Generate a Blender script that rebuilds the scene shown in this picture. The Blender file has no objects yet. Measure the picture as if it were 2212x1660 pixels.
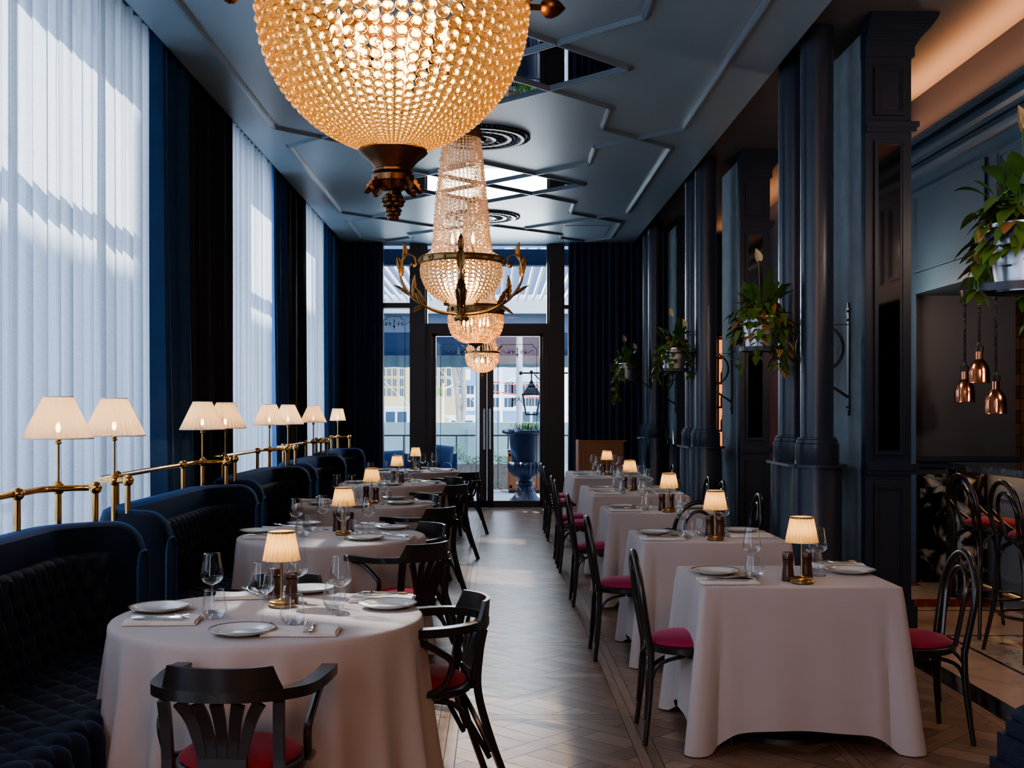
import bpy, bmesh, math, random
from math import pi, sin, cos, sqrt, atan2, radians as R
from mathutils import Vector, Matrix
random.seed(7)
COL = bpy.context.scene.collection
# ------------------------------------------------------------------ camera geometry
FPX, EYE, HZ, VPX = 2500.0, 1.55, 890.0, 1070.0
TH = math.atan((1106-VPX)/FPX)
def at(px, py, z=0.75):
    """floor-plan point where the sight line of a pixel meets height z"""
    D = (EYE-z)*FPX/(py-HZ); a = (px-1106)/FPX
    return (D*(sin(TH)+a*cos(TH)), D*(cos(TH)-a*sin(TH)))
# ------------------------------------------------------------------ materials
def newmat(name):
    m = bpy.data.materials.new(name); m.use_nodes = True
    nt = m.node_tree; nt.nodes.clear()
    out = nt.nodes.new('ShaderNodeOutputMaterial')
    return m, nt, out
def N(nt, t, **kw):
    n = nt.nodes.new(t)
    for k, v in kw.items():
        if k in n.inputs: n.inputs[k].default_value = v
        else: setattr(n, k, v)
    return n
def c4(c): return (c[0], c[1], c[2], 1)
def pmat(name, col, rough=.5, metal=0, var=0.0, vscale=4, bump=0, bscale=60, spec=.5, sheen=0, sheen_col=None, coat=0, emis=None, estr=0, stretch=(1,1,1), detail=3):
    m, nt, out = newmat(name)
    p = N(nt, 'ShaderNodeBsdfPrincipled')
    p.inputs['Base Color'].default_value = c4(col); p.inputs['Roughness'].default_value = rough
    p.inputs['Metallic'].default_value = metal; p.inputs['Specular IOR Level'].default_value = spec
    if sheen:
        p.inputs['Sheen Weight'].default_value = sheen; p.inputs['Sheen Roughness'].default_value = .4
        p.inputs['Sheen Tint'].default_value = c4(sheen_col or (1, 1, 1))
    if coat: p.inputs['Coat Weight'].default_value = coat; p.inputs['Coat Roughness'].default_value = .15
    if emis: p.inputs['Emission Color'].default_value = c4(emis); p.inputs['Emission Strength'].default_value = estr
    nt.links.new(p.outputs[0], out.inputs[0])
    if var or bump:
        tc = N(nt, 'ShaderNodeTexCoord'); mp = N(nt, 'ShaderNodeMapping'); mp.inputs['Scale'].default_value = stretch
        nt.links.new(tc.outputs['Object'], mp.inputs[0])
    if var:
        no = N(nt, 'ShaderNodeTexNoise', Scale=vscale, Detail=detail); nt.links.new(mp.outputs[0], no.inputs['Vector'])
        mx = N(nt, 'ShaderNodeMixRGB'); mx.inputs[1].default_value = c4([c*(1-var) for c in col]); mx.inputs[2].default_value = c4([min(1, c*(1+var)) for c in col])
        nt.links.new(no.outputs[0], mx.inputs[0]); nt.links.new(mx.outputs[0], p.inputs['Base Color'])
    if bump:
        nb = N(nt, 'ShaderNodeTexNoise', Scale=bscale, Detail=2); nt.links.new(mp.outputs[0], nb.inputs['Vector'])
        bp = N(nt, 'ShaderNodeBump', Strength=bump, Distance=.01); nt.links.new(nb.outputs[0], bp.inputs['Height']); nt.links.new(bp.outputs[0], p.inputs['Normal'])
    return m
M = {}
M['ceiling'] = pmat('ceiling paint', (.20, .27, .32), .38, var=.12, vscale=.8, stretch=(3, 1, 1))
M['navy'] = pmat('navy paint', (.017, .027, .048), .42, bump=.05, bscale=120)
M['column'] = pmat('navy gloss paint', (.034, .043, .066), .26, bump=.10, bscale=160)
M['concrete'] = pmat('rough painted concrete', (.21, .265, .30), .75, var=.3, vscale=5, bump=.6, bscale=70)
M['wallblue'] = pmat('slate blue paint', (.060, .112, .175), .45, bump=.05)
M['moulding'] = pmat('moulding paint', (.17, .225, .27), .3)
M['blackframe'] = pmat('dark door frame', (.010, .013, .019), .38)
M['soffit'] = pmat('dark upper ceiling paint', (.10, .09, .085), .55)
M['recess'] = pmat('dark recess paint', (.045, .046, .060), .55)
M['wood'] = pmat('black stained wood', (.018, .0130, .0115), .33, var=.3, vscale=6, stretch=(8, 8, 1), coat=.25)
M['redvelvet'] = pmat('red seat fabric', (.24, .006, .014), .75, sheen=.35, sheen_col=(1, .25, .3))
M['magenta'] = pmat('crimson seat fabric', (.30, .010, .055), .75, sheen=.4, sheen_col=(1, .3, .5))
M['velvet'] = pmat('shade-darkened drape velvet', (.008, .011, .020), .75, sheen=.5, sheen_col=(.10, .20, .42), var=.25, vscale=9)  # shaded tone of the window drapes, shade put into the colour
M['velvet_booth'] = pmat('navy upholstery velvet', (.0058, .0098, .021), .7, spec=.14, sheen=.5, sheen_col=(.03, .20, .60), var=.3, vscale=9)
M['drape'] = pmat('navy drape velvet', (.010, .019, .052), .75, sheen=.6, sheen_col=(.06, .16, .45))
M['velvet_tuft'] = pmat('tufted navy velvet', (.0125, .0160, .0270), .7, spec=.2, sheen=.6, sheen_col=(.06, .16, .40), var=.3, vscale=9)
M['velvet_lit'] = pmat('light-painted blue velvet', (.009, .060, .17), spec=.15, rough=.7) if False else pmat('light-painted blue velvet', (.009, .060, .17), .7, sheen=1.0, sheen_col=(.05, .25, .60), var=.25, vscale=9)  # same drape fabric with window light put into the colour
M['brass'] = pmat('polished brass', (.72, .42, .15), .16, 1)
M['brassdark'] = pmat('aged brass', (.42, .27, .12), .28, 1, var=.2, vscale=20)
M['bronze'] = pmat('antique bronze', (.17, .085, .040), .38, 1, var=.4, vscale=30)
M['ormolu'] = pmat('aged gilt bronze', (.24, .15, .065), .42, 1, var=.5, vscale=25)
M['copper'] = pmat('polished copper', (.85, .36, .20), .18, 1)
M['steel'] = pmat('cutlery steel', (.75, .72, .68), .13, 1)
M['steelhandle'] = pmat('brushed steel', (.45, .47, .5), .3, 1)
M['china'] = pmat('white china', (.72, .73, .70), .12, coat=.5)
M['chinarim'] = pmat('grey rim glaze', (.45, .46, .43), .2)
M['linen'] = pmat('white linen', (.46, .40, .38), .85, bump=.15, bscale=350, sheen=.15, var=.03, vscale=3)
M['napkin'] = pmat('linen napkin', (.70, .66, .61), .9, bump=.2, bscale=300)
M['mill'] = pmat('walnut mill', (.050, .017, .008), .3, var=.5, vscale=12, stretch=(1, 1, 6), coat=.5)
M['rubber'] = pmat('black rubber', (.008, .008, .009), .5)
M['pot'] = pmat('brushed metal pot', (.72, .73, .76), .38, 1)
M['iron'] = pmat('blue grey iron', (.030, .040, .058), .4)
M['leaf'] = pmat('heart leaf', (.12, .20, .030), .38, var=.7, vscale=7)
M['lilyleaf'] = pmat('lily leaf', (.060, .14, .022), .32, var=.5, vscale=6)
M['dryleaf'] = pmat('dry leaf', (.38, .17, .045), .6)
M['spathe'] = pmat('cream lily flower', (.62, .55, .33), .5)
M['soil'] = pmat('potting soil', (.03, .02, .012), .9)
M['oak'] = pmat('oak veneer', (.34, .14, .052), .45, var=.3, vscale=8, stretch=(6, 6, .6))
M['urnblue'] = pmat('cobalt blue glaze', (.007, .020, .062), .42, bump=.2, bscale=50, var=.2)
M['plinthblue'] = pmat('navy textured plinth', (.007, .013, .038), .5, bump=.5, bscale=140)
M['backdark'] = pmat('dark wall paint', (.014, .013, .014), .7)  # dark paint for the back wall, right wall and bar ceiling
# ornate medallion
M['medallion'] = pmat('dark plaster', (.018, .024, .032), .35)
M['mirror'] = pmat('mirror glass', (.80, .82, .84), .015, 1)
M['darkmirror'] = pmat('dark antiqued mirror', (.16, .14, .13), .05, 1)
def glassmat(name, tint, edge, lo=.03, hi=.55, power=2.2, rough=.01):
    m, nt, out = newmat(name)
    t = N(nt, 'ShaderNodeBsdfTransparent', Color=c4(tint)); g = N(nt, 'ShaderNodeBsdfGlossy', Color=c4(edge), Roughness=rough)
    lw = N(nt, 'ShaderNodeLayerWeight', Blend=.5)
    pw = N(nt, 'ShaderNodeMath', operation='POWER'); pw.inputs[1].default_value = power
    mr = N(nt, 'ShaderNodeMapRange'); mr.inputs['To Min'].default_value = lo; mr.inputs['To Max'].default_value = hi
    mx = N(nt, 'ShaderNodeMixShader')
    nt.links.new(lw.outputs['Facing'], pw.inputs[0]); nt.links.new(pw.outputs[0], mr.inputs['Value']); nt.links.new(mr.outputs[0], mx.inputs[0])
    nt.links.new(t.outputs[0], mx.inputs[1]); nt.links.new(g.outputs[0], mx.inputs[2]); nt.links.new(mx.outputs[0], out.inputs[0])
    return m
M['glass'] = glassmat('clear drinking glass', (.96, .97, .97), (1, 1, 1), .04, .85, 2.2)
M['pane'] = glassmat('window glass', (.97, .99, 1), (1, 1, 1), .008, .6, 4)
def beadmat(name, tr, gl, tl, em, estr, ktl=.3, gloss=.4):  # em, estr: faint warm glow added to beads that are no lamp
    m, nt, out = newmat(name)
    t = N(nt, 'ShaderNodeBsdfTransparent', Color=c4(tr)); g = N(nt, 'ShaderNodeBsdfGlossy', Color=c4(gl), Roughness=.10)
    l = N(nt, 'ShaderNodeBsdfTranslucent', Color=c4(tl)); e = N(nt, 'ShaderNodeEmission', Color=c4(em), Strength=estr)
    lw = N(nt, 'ShaderNodeLayerWeight', Blend=gloss)
    m1 = N(nt, 'ShaderNodeMixShader'); m2 = N(nt, 'ShaderNodeMixShader'); m2.inputs[0].default_value = ktl; ad = N(nt, 'ShaderNodeAddShader')
    nt.links.new(lw.outputs['Facing'], m1.inputs[0]); nt.links.new(t.outputs[0], m1.inputs[1]); nt.links.new(g.outputs[0], m1.inputs[2])
    nt.links.new(m1.outputs[0], m2.inputs[1]); nt.links.new(l.outputs[0], m2.inputs[2])
    nt.links.new(m2.outputs[0], ad.inputs[0]); nt.links.new(e.outputs[0], ad.inputs[1]); nt.links.new(ad.outputs[0], out.inputs[0])
    return m
def glassbead(name, col, em, estr, ktr=.25):  # em, estr: slight glow of its own added to the crystal
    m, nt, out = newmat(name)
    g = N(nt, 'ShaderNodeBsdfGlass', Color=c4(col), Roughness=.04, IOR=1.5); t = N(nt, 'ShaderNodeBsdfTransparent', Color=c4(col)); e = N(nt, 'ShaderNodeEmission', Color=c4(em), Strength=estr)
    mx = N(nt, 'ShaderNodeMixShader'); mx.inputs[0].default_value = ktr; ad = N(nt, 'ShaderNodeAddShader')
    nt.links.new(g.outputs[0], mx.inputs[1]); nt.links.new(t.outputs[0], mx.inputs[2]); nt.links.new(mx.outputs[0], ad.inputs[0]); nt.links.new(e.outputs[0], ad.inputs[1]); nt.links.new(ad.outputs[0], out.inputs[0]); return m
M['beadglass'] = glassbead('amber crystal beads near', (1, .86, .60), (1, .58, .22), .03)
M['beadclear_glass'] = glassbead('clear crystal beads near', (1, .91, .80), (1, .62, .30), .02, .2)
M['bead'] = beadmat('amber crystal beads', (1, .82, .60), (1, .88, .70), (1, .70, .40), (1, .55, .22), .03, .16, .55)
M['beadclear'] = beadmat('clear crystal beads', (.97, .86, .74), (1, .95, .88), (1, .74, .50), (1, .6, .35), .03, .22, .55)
def emit(name, col, s):
    m, nt, out = newmat(name); e = N(nt, 'ShaderNodeEmission', Color=c4(col), Strength=s); nt.links.new(e.outputs[0], out.inputs[0]); return m
M['flame'] = emit('warm lamp flame', (1, .66, .28), 8)
M['filament'] = emit('warm bulb', (1, .70, .36), 30)
M['ledstrip'] = emit('warm light strip', (1, .55, .25), 5)
def shademat(name, col, k=.55, emi=0):
    m, nt, out = newmat(name)
    d = N(nt, 'ShaderNodeBsdfDiffuse', Color=c4(col)); t = N(nt, 'ShaderNodeBsdfTranslucent', Color=c4(col)); mx = N(nt, 'ShaderNodeMixShader'); mx.inputs[0].default_value = k
    nt.links.new(d.outputs[0], mx.inputs[1]); nt.links.new(t.outputs[0], mx.inputs[2])
    if emi:
        tr = N(nt, 'ShaderNodeBsdfTransparent', Color=(1, .92, .8, 1)); m2 = N(nt, 'ShaderNodeMixShader'); m2.inputs[0].default_value = emi
        nt.links.new(mx.outputs[0], m2.inputs[1]); nt.links.new(tr.outputs[0], m2.inputs[2]); mx = m2
    nt.links.new(mx.outputs[0], out.inputs[0]); return m
M['shade'] = shademat('pleated cream silk', (.93, .66, .34), .62)
M['shade_big'] = shademat('pleated ivory silk', (.82, .66, .49), .66, .10)
# sheer linen: part of the light passes straight, the rest scatters through
def sheer():
    m, nt, out = newmat('sheer linen curtain')
    tc = N(nt, 'ShaderNodeTexCoord'); mp = N(nt, 'ShaderNodeMapping'); mp.inputs['Scale'].default_value = (60, 60, 500)
    no = N(nt, 'ShaderNodeTexNoise', Scale=1, Detail=2); nt.links.new(tc.outputs['Object'], mp.inputs[0]); nt.links.new(mp.outputs[0], no.inputs['Vector'])
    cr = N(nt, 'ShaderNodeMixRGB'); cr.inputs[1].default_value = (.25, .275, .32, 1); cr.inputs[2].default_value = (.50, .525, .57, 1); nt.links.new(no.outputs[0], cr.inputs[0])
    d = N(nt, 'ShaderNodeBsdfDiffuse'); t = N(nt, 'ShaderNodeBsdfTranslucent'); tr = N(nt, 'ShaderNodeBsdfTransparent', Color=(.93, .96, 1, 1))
    lf = N(nt, 'ShaderNodeLayerWeight', Blend=.5); dk = N(nt, 'ShaderNodeMapRange'); dk.inputs['From Min'].default_value = .25; dk.inputs['To Min'].default_value = 1.25; dk.inputs['To Max'].default_value = .30; nt.links.new(lf.outputs['Facing'], dk.inputs['Value'])  # fold shading put into the colour: dimmer where cloth turns edge-on
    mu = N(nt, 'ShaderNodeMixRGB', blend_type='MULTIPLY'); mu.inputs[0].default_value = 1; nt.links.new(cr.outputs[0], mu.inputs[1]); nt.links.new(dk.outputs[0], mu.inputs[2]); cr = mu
    nt.links.new(cr.outputs[0], d.inputs[0]); nt.links.new(cr.outputs[0], t.inputs[0])
    a = N(nt, 'ShaderNodeMixShader'); a.inputs[0].default_value = .68; nt.links.new(d.outputs[0], a.inputs[1]); nt.links.new(t.outputs[0], a.inputs[2])
    lw = N(nt, 'ShaderNodeLayerWeight', Blend=.35)
    mr = N(nt, 'ShaderNodeMapRange'); mr.inputs['To Min'].default_value = .72; mr.inputs['To Max'].default_value = .97; nt.links.new(lw.outputs['Facing'], mr.inputs['Value'])
    b = N(nt, 'ShaderNodeMixShader'); nt.links.new(mr.outputs[0], b.inputs[0]); nt.links.new(tr.outputs[0], b.inputs[1]); nt.links.new(a.outputs[0], b.inputs[2])
    nt.links.new(b.outputs[0], out.inputs[0]); return m
M['sheer'] = sheer()
def marble(name, c1, c2, scale=3, sharp=.06, dist=6, rough=.1):
    m, nt, out = newmat(name); p = N(nt, 'ShaderNodeBsdfPrincipled', Roughness=rough)
    tc = N(nt, 'ShaderNodeTexCoord'); no = N(nt, 'ShaderNodeTexNoise', Scale=scale, Detail=6, Distortion=dist)
    nt.links.new(tc.outputs['Object'], no.inputs['Vector'])
    r = N(nt, 'ShaderNodeValToRGB'); r.color_ramp.elements[0].position = .5; r.color_ramp.elements[0].color = c4(c1); r.color_ramp.elements[1].position = .5+sharp; r.color_ramp.elements[1].color = c4(c2)
    nt.links.new(no.outputs[0], r.inputs[0]); nt.links.new(r.outputs[0], p.inputs['Base Color']); nt.links.new(p.outputs[0], out.inputs[0]); return m
M['marbledark'] = marble('dark veined marble', (.010, .010, .012), (.50, .50, .48), 3.2, .14, 2.2)
M['marbletop'] = marble('grey black marble', (.03, .032, .036), (.16, .16, .17), 3, .3, 3)
M['marblecream'] = marble('cream marble', (.60, .43, .32), (.46, .31, .22), 2.0, .25, 2)
M['marblewhite'] = marble('veined white marble', (.62, .50, .38), (.22, .17, .13), 4, .22, 3)
M['marblered'] = marble('red marble', (.26, .035, .018), (.40, .09, .045), 6, .3, 2)
M['marbleblack'] = pmat('black marble', (.006, .006, .007), .08)
M['barpanel'] = pmat('bar panel paint', (.16, .19, .24), .4)
def goldtile():
    m, nt, out = newmat('gold glazed tiles'); p = N(nt, 'ShaderNodeBsdfPrincipled', Roughness=.15)
    tc = N(nt, 'ShaderNodeTexCoord'); mp = N(nt, 'ShaderNodeMapping'); mp.inputs['Rotation'].default_value = (pi/2, 0, 0)
    b = N(nt, 'ShaderNodeTexBrick', Scale=1.0); b.offset = 0; b.inputs['Brick Width'].default_value = .12; b.inputs['Row Height'].default_value = .12; b.inputs['Mortar Size'].default_value = .004
    b.inputs['Color1'].default_value = (.30, .15, .02, 1); b.inputs['Color2'].default_value = (.12, .06, .01, 1); b.inputs['Mortar'].default_value = (.02, .015, .01, 1)
    nt.links.new(tc.outputs['Object'], mp.inputs[0]); nt.links.new(mp.outputs[0], b.inputs['Vector']); nt.links.new(b.outputs[0], p.inputs['Base Color']); nt.links.new(p.outputs[0], out.inputs[0]); return m
M['goldtile'] = goldtile()
def parquet():
    m, nt, out = newmat('oak parquet'); p = N(nt, 'ShaderNodeBsdfPrincipled', Roughness=.3); p.inputs['Specular IOR Level'].default_value = .5
    at_ = N(nt, 'ShaderNodeAttribute', attribute_name='tone'); uv = N(nt, 'ShaderNodeAttribute', attribute_name='grain')
    mp = N(nt, 'ShaderNodeMapping'); mp.inputs['Scale'].default_value = (3, 45, 1); nt.links.new(uv.outputs['Vector'], mp.inputs[0])
    no = N(nt, 'ShaderNodeTexNoise', Scale=1, Detail=4, Distortion=1.0); nt.links.new(mp.outputs[0], no.inputs['Vector'])
    a = N(nt, 'ShaderNodeMixRGB'); a.inputs[1].default_value = (.20, .122, .080, 1); a.inputs[2].default_value = (.36, .235, .160, 1); nt.links.new(at_.outputs['Fac'], a.inputs[0])
    b = N(nt, 'ShaderNodeMixRGB', blend_type='MULTIPLY'); b.inputs[0].default_value = .6; nt.links.new(a.outputs[0], b.inputs[1])
    r = N(nt, 'ShaderNodeValToRGB'); r.color_ramp.elements[0].position = .3; r.color_ramp.elements[0].color = (.45, .42, .40, 1); r.color_ramp.elements[1].position = .65; r.color_ramp.elements[1].color = (1.15, 1.12, 1.1, 1)
    nt.links.new(no.outputs[0], r.inputs[0]); nt.links.new(r.outputs[0], b.inputs[2]); nt.links.new(b.outputs[0], p.inputs['Base Color'])
    rr = N(nt, 'ShaderNodeMapRange'); rr.inputs['To Min'].default_value = .24; rr.inputs['To Max'].default_value = .40; nt.links.new(no.outputs[0], rr.inputs['Value']); nt.links.new(rr.outputs[0], p.inputs['Roughness'])
    nt.links.new(p.outputs[0], out.inputs[0]); return m
M['parquet'] = parquet()
M['gap'] = pmat('floor joint', (.018, .011, .007), .6)
# outdoors
M['o_white'] = pmat('white painted metal', (.80, .82, .84), .5)
M['o_facade'] = pmat('lavender grey facade', (.24, .29, .40), .8)
M['o_awning'] = pmat('navy awning canvas', (.020, .050, .13), .8)
M['o_fascia'] = pmat('grey blue screen', (.12, .17, .24), .7)
M['o_valance'] = pmat('teal grey valance', (.16, .24, .27), .8)
M['o_wall'] = pmat('pale green parapet', (.52, .68, .64), .8, var=.1)
M['o_stone'] = pmat('grey stone planter', (.30, .27, .22), .9, var=.5, vscale=14, bump=.4)
M['o_deck'] = pmat('pale terrace tiles', (.55, .55, .56), .7, var=.1)
M['o_yellow'] = pmat('ochre building', (.62, .50, .30), .85)
M['o_blue'] = pmat('blue clapboard', (.20, .32, .48), .8)
M['o_roof'] = pmat('grey roof', (.22, .27, .34), .8)
M['o_dkglass'] = pmat('dark window', (.06, .09, .13), .1)
M['o_trunk'] = pmat('pale bark', (.42, .37, .30), .9, var=.4, vscale=6)
M['o_red'] = pmat('red paint', (.55, .06, .05), .6)
M['o_cushion'] = pmat('outdoor blue cushion', (.022, .050, .12), .85)
M['o_leaf'] = pmat('planter leaves', (.16, .30, .06), .6, var=.5)
M['o_black'] = pmat('black lantern metal', (.010, .012, .014), .4)
M['water'] = pmat('harbour water', (.10, .20, .24), .1)
# ------------------------------------------------------------------ mesh builder
class MB:
    def __init__(s): s.v = []; s.f = []; s.sm = []; s.xf = Matrix.Identity(4)
    def add(s, vs, fs, smooth=True):
        o = len(s.v)
        for p in vs:
            q = s.xf @ Vector(p); s.v.append((q.x, q.y, q.z))
        for f in fs: s.f.append(tuple(o+i for i in f)); s.sm.append(smooth)
        return s
    def box(s, x0, x1, y0, y1, z0, z1, mat=None):
        vs = [(x, y, z) for z in (z0, z1) for y in (y0, y1) for x in (x0, x1)]
        if mat is not None: vs = [mat @ Vector(v) for v in vs]
        return s.add(vs, [(0, 2, 3, 1), (4, 5, 7, 6), (0, 1, 5, 4), (2, 6, 7, 3), (0, 4, 6, 2), (1, 3, 7, 5)], False)
    def cbox(s, c, size, rot=None):
        m = Matrix.Translation(Vector(c))
        if rot is not None: m = m @ rot
        a, b, d = [t/2 for t in size]
        return s.box(-a, a, -b, b, -d, d, m)
    def lathe(s, prof, n=24, c=(0, 0, 0), smooth=True, flute=0, fl_n=0, closed_top=False):
        vs = []; fs = []; k = len(prof)
        for i in range(n):
            a = 2*pi*i/n
            for (r, z) in prof:
                rr = r*(1+flute*abs(sin(fl_n*a/2))) if flute else r
                vs.append((c[0]+rr*cos(a), c[1]+rr*sin(a), c[2]+z))
        for i in range(n):
            j = (i+1) % n
            for t in range(k-1):
                fs.append((i*k+t, j*k+t, j*k+t+1, i*k+t+1))
        return s.add(vs, fs, smooth)
    def sphere(s, c, r, seg=12, ring=8, sz=1):
        prof = [(max(1e-5, r*sin(pi*t/ring)), -r*sz*cos(pi*t/ring)) for t in range(ring+1)]
        return s.lathe(prof, seg, c)
    def tube(s, pts, r, n=8, cap=True, flat=None, closed=False, up=None):
        """sweep along pts; r number or list; flat=(w,h) gives an elliptical/rectangular section using 'up'"""
        P_ = [Vector(p) for p in pts]; k = len(P_)
        if not hasattr(r, '__len__'): r = [r]*k
        vs = []; prev = None
        for i in range(k):
            if closed: t = P_[(i+1) % k]-P_[i-1]
            else: t = P_[min(i+1, k-1)]-P_[max(i-1, 0)]
            if t.length < 1e-9: t = Vector((0, 0, 1))
            t.normalize()
            if up is not None:
                u = Vector(up); a = t.cross(u)
                if a.length < 1e-4: a = t.orthogonal()
                a.normalize(); b = a.cross(t)
            elif prev is None:
                a = t.orthogonal().normalized(); b = t.cross(a)
            else:
                a = prev - t*prev.dot(t)
                a = a.normalized() if a.length > 1e-6 else t.orthogonal().normalized(); b = t.cross(a)
            prev = a
            if flat == 'rect':
                w, h = r[i]; 
                for (sx, sy) in ((-1, -1), (1, -1), (1, 1), (-1, 1)): vs.append(P_[i]+a*sx*w/2+b*sy*h/2)
            else:
                w, h = (r[i] if hasattr(r[i], '__len__') else (r[i], r[i]))
                for j in range(n):
                    q = 2*pi*j/n; vs.append(P_[i]+a*w*cos(q)+b*h*sin(q))
        m = 4 if flat == 'rect' else n
        fs = []
        for i in range(k if closed else k-1):
            i2 = (i+1) % k
            for j in range(m):
                j2 = (j+1) % m; fs.append((i*m+j, i*m+j2, i2*m+j2, i2*m+j))
        s.add(vs, fs, flat != 'rect')
        if cap and not closed:
            o = len(s.v)-len(vs)
            s.f.append(tuple(o+j for j in range(m-1, -1, -1))); s.sm.append(False)
            s.f.append(tuple(o+(k-1)*m+j for j in range(m))); s.sm.append(False)
        return s
    def prism(s, poly, z0, z1, smooth=False):
        n = len(poly)
        vs = [(p[0], p[1], z0) for p in poly]+[(p[0], p[1], z1) for p in poly]
        fs = [tuple(range(n-1, -1, -1)), tuple(range(n, 2*n))]+[(i, (i+1) % n, n+(i+1) % n, n+i) for i in range(n)]
        return s.add(vs, fs, smooth)
    def grid(s, fn, nu, nv, smooth=True, cu=False):
        vs = [fn(i/nu if cu else i/nu, j/nv) for i in range(nu if cu else nu+1) for j in range(nv+1)]
        k = nv+1; nn = nu if cu else nu+1
        fs = [(i*k+j, ((i+1) % nn)*k+j, ((i+1) % nn)*k+j+1, i*k+j+1) for i in range(nu) for j in range(nv)]
        return s.add(vs, fs, smooth)
    def mesh(s, name):
        me = bpy.data.meshes.new(name); me.from_pydata(s.v, [], s.f)
        me.polygons.foreach_set('use_smooth', s.sm); me.update()
        if any(s.sm) and len(s.f) < 30000: me.set_sharp_from_angle(angle=R(42))
        return me
    def build(s, name, mat, parent=None, kind=None):
        me = s.mesh(name); me.materials.append(mat if not isinstance(mat, str) else M[mat])
        return link(name, me, parent, kind=kind)
def link(name, me, parent=None, loc=(0, 0, 0), rz=0, kind=None):
    o = bpy.data.objects.new(name, me); COL.objects.link(o); o.location = loc; o.rotation_euler = (0, 0, rz)
    if parent is not None: o.parent = parent
    if kind: o['kind'] = kind
    return o
def tag(o, label, cat, group=None, kind=None):
    o['label'] = label; o['category'] = cat
    if group: o['group'] = group
    if kind: o['kind'] = kind
    return o
def thing(name, label, cat, loc=(0, 0, 0), rz=0, group=None):
    o = bpy.data.objects.new(name, None); COL.objects.link(o); o.location = loc; o.rotation_euler = (0, 0, rz); o.empty_display_size = .1
    return tag(o, label, cat, group)
def copy_thing(root, label=None, loc=None, rz=None, group=None):
    def cp(o, par):
        c = o.copy(); COL.objects.link(c)
        if par is not None: c.parent = par
        for ch in o.children: cp(ch, c)
        return c
    r = cp(root, None)
    if label: r['label'] = label
    if loc is not None: r.location = loc
    if rz is not None: r.rotation_euler = (0, 0, rz)
    if group: r['group'] = group
    return r
PROTO = {}
def place(key, label, loc, rz=0, group=None):
    """first use moves the prototype itself, later uses copy it"""
    root, used, proto_group = PROTO[key]
    if not used:
        PROTO[key][1] = True; root.location = loc; root.rotation_euler = (0, 0, rz); root['label'] = label
        if group: root['group'] = group
        return root
    return copy_thing(root, label, loc, rz, group or proto_group)
def struct(name, mb, mat, parent=None, label=None):
    o = mb.build(name, mat, parent)
    if parent is None:
        o['kind'] = 'structure'
        if label: o['label'] = label
    return o
def arc(cx, cy, r, a0, a1, n): return [(cx+r*cos(a0+(a1-a0)*i/n), cy+r*sin(a0+(a1-a0)*i/n)) for i in range(n+1)]
def smooth_path(pts, n=6):
    P_ = [Vector(p) for p in pts]; out = []
    for i in range(len(P_)-1):
        p0 = P_[max(i-1, 0)]; p1 = P_[i]; p2 = P_[i+1]; p3 = P_[min(i+2, len(P_)-1)]
        for j in range(n):
            t = j/n; t2 = t*t; t3 = t2*t
            out.append(.5*((2*p1)+(p2-p0)*t+(2*p0-5*p1+4*p2-p3)*t2+(3*p1-p0-3*p2+p3)*t3))
    out.append(P_[-1]); return out
def pointlight(name, loc, power, col, r=.03, parent=None):
    l = bpy.data.lights.new(name, 'POINT'); l.energy = power; l.color = col; l.shadow_soft_size = r
    o = bpy.data.objects.new(name, l); COL.objects.link(o); o.location = loc
    if parent is not None: o.parent = parent
    return o
def arealight(name, loc, rot, sx, sy, power, col):
    l = bpy.data.lights.new(name, 'AREA'); l.shape = 'RECTANGLE'; l.size = sx; l.size_y = sy; l.energy = power; l.color = col
    o = bpy.data.objects.new(name, l); COL.objects.link(o); o.location = loc; o.rotation_euler = rot
    return o
# ================================================================== THE ROOM
XL, XR, CZ, YE = -2.41, 2.19, 4.23, 18.6
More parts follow.
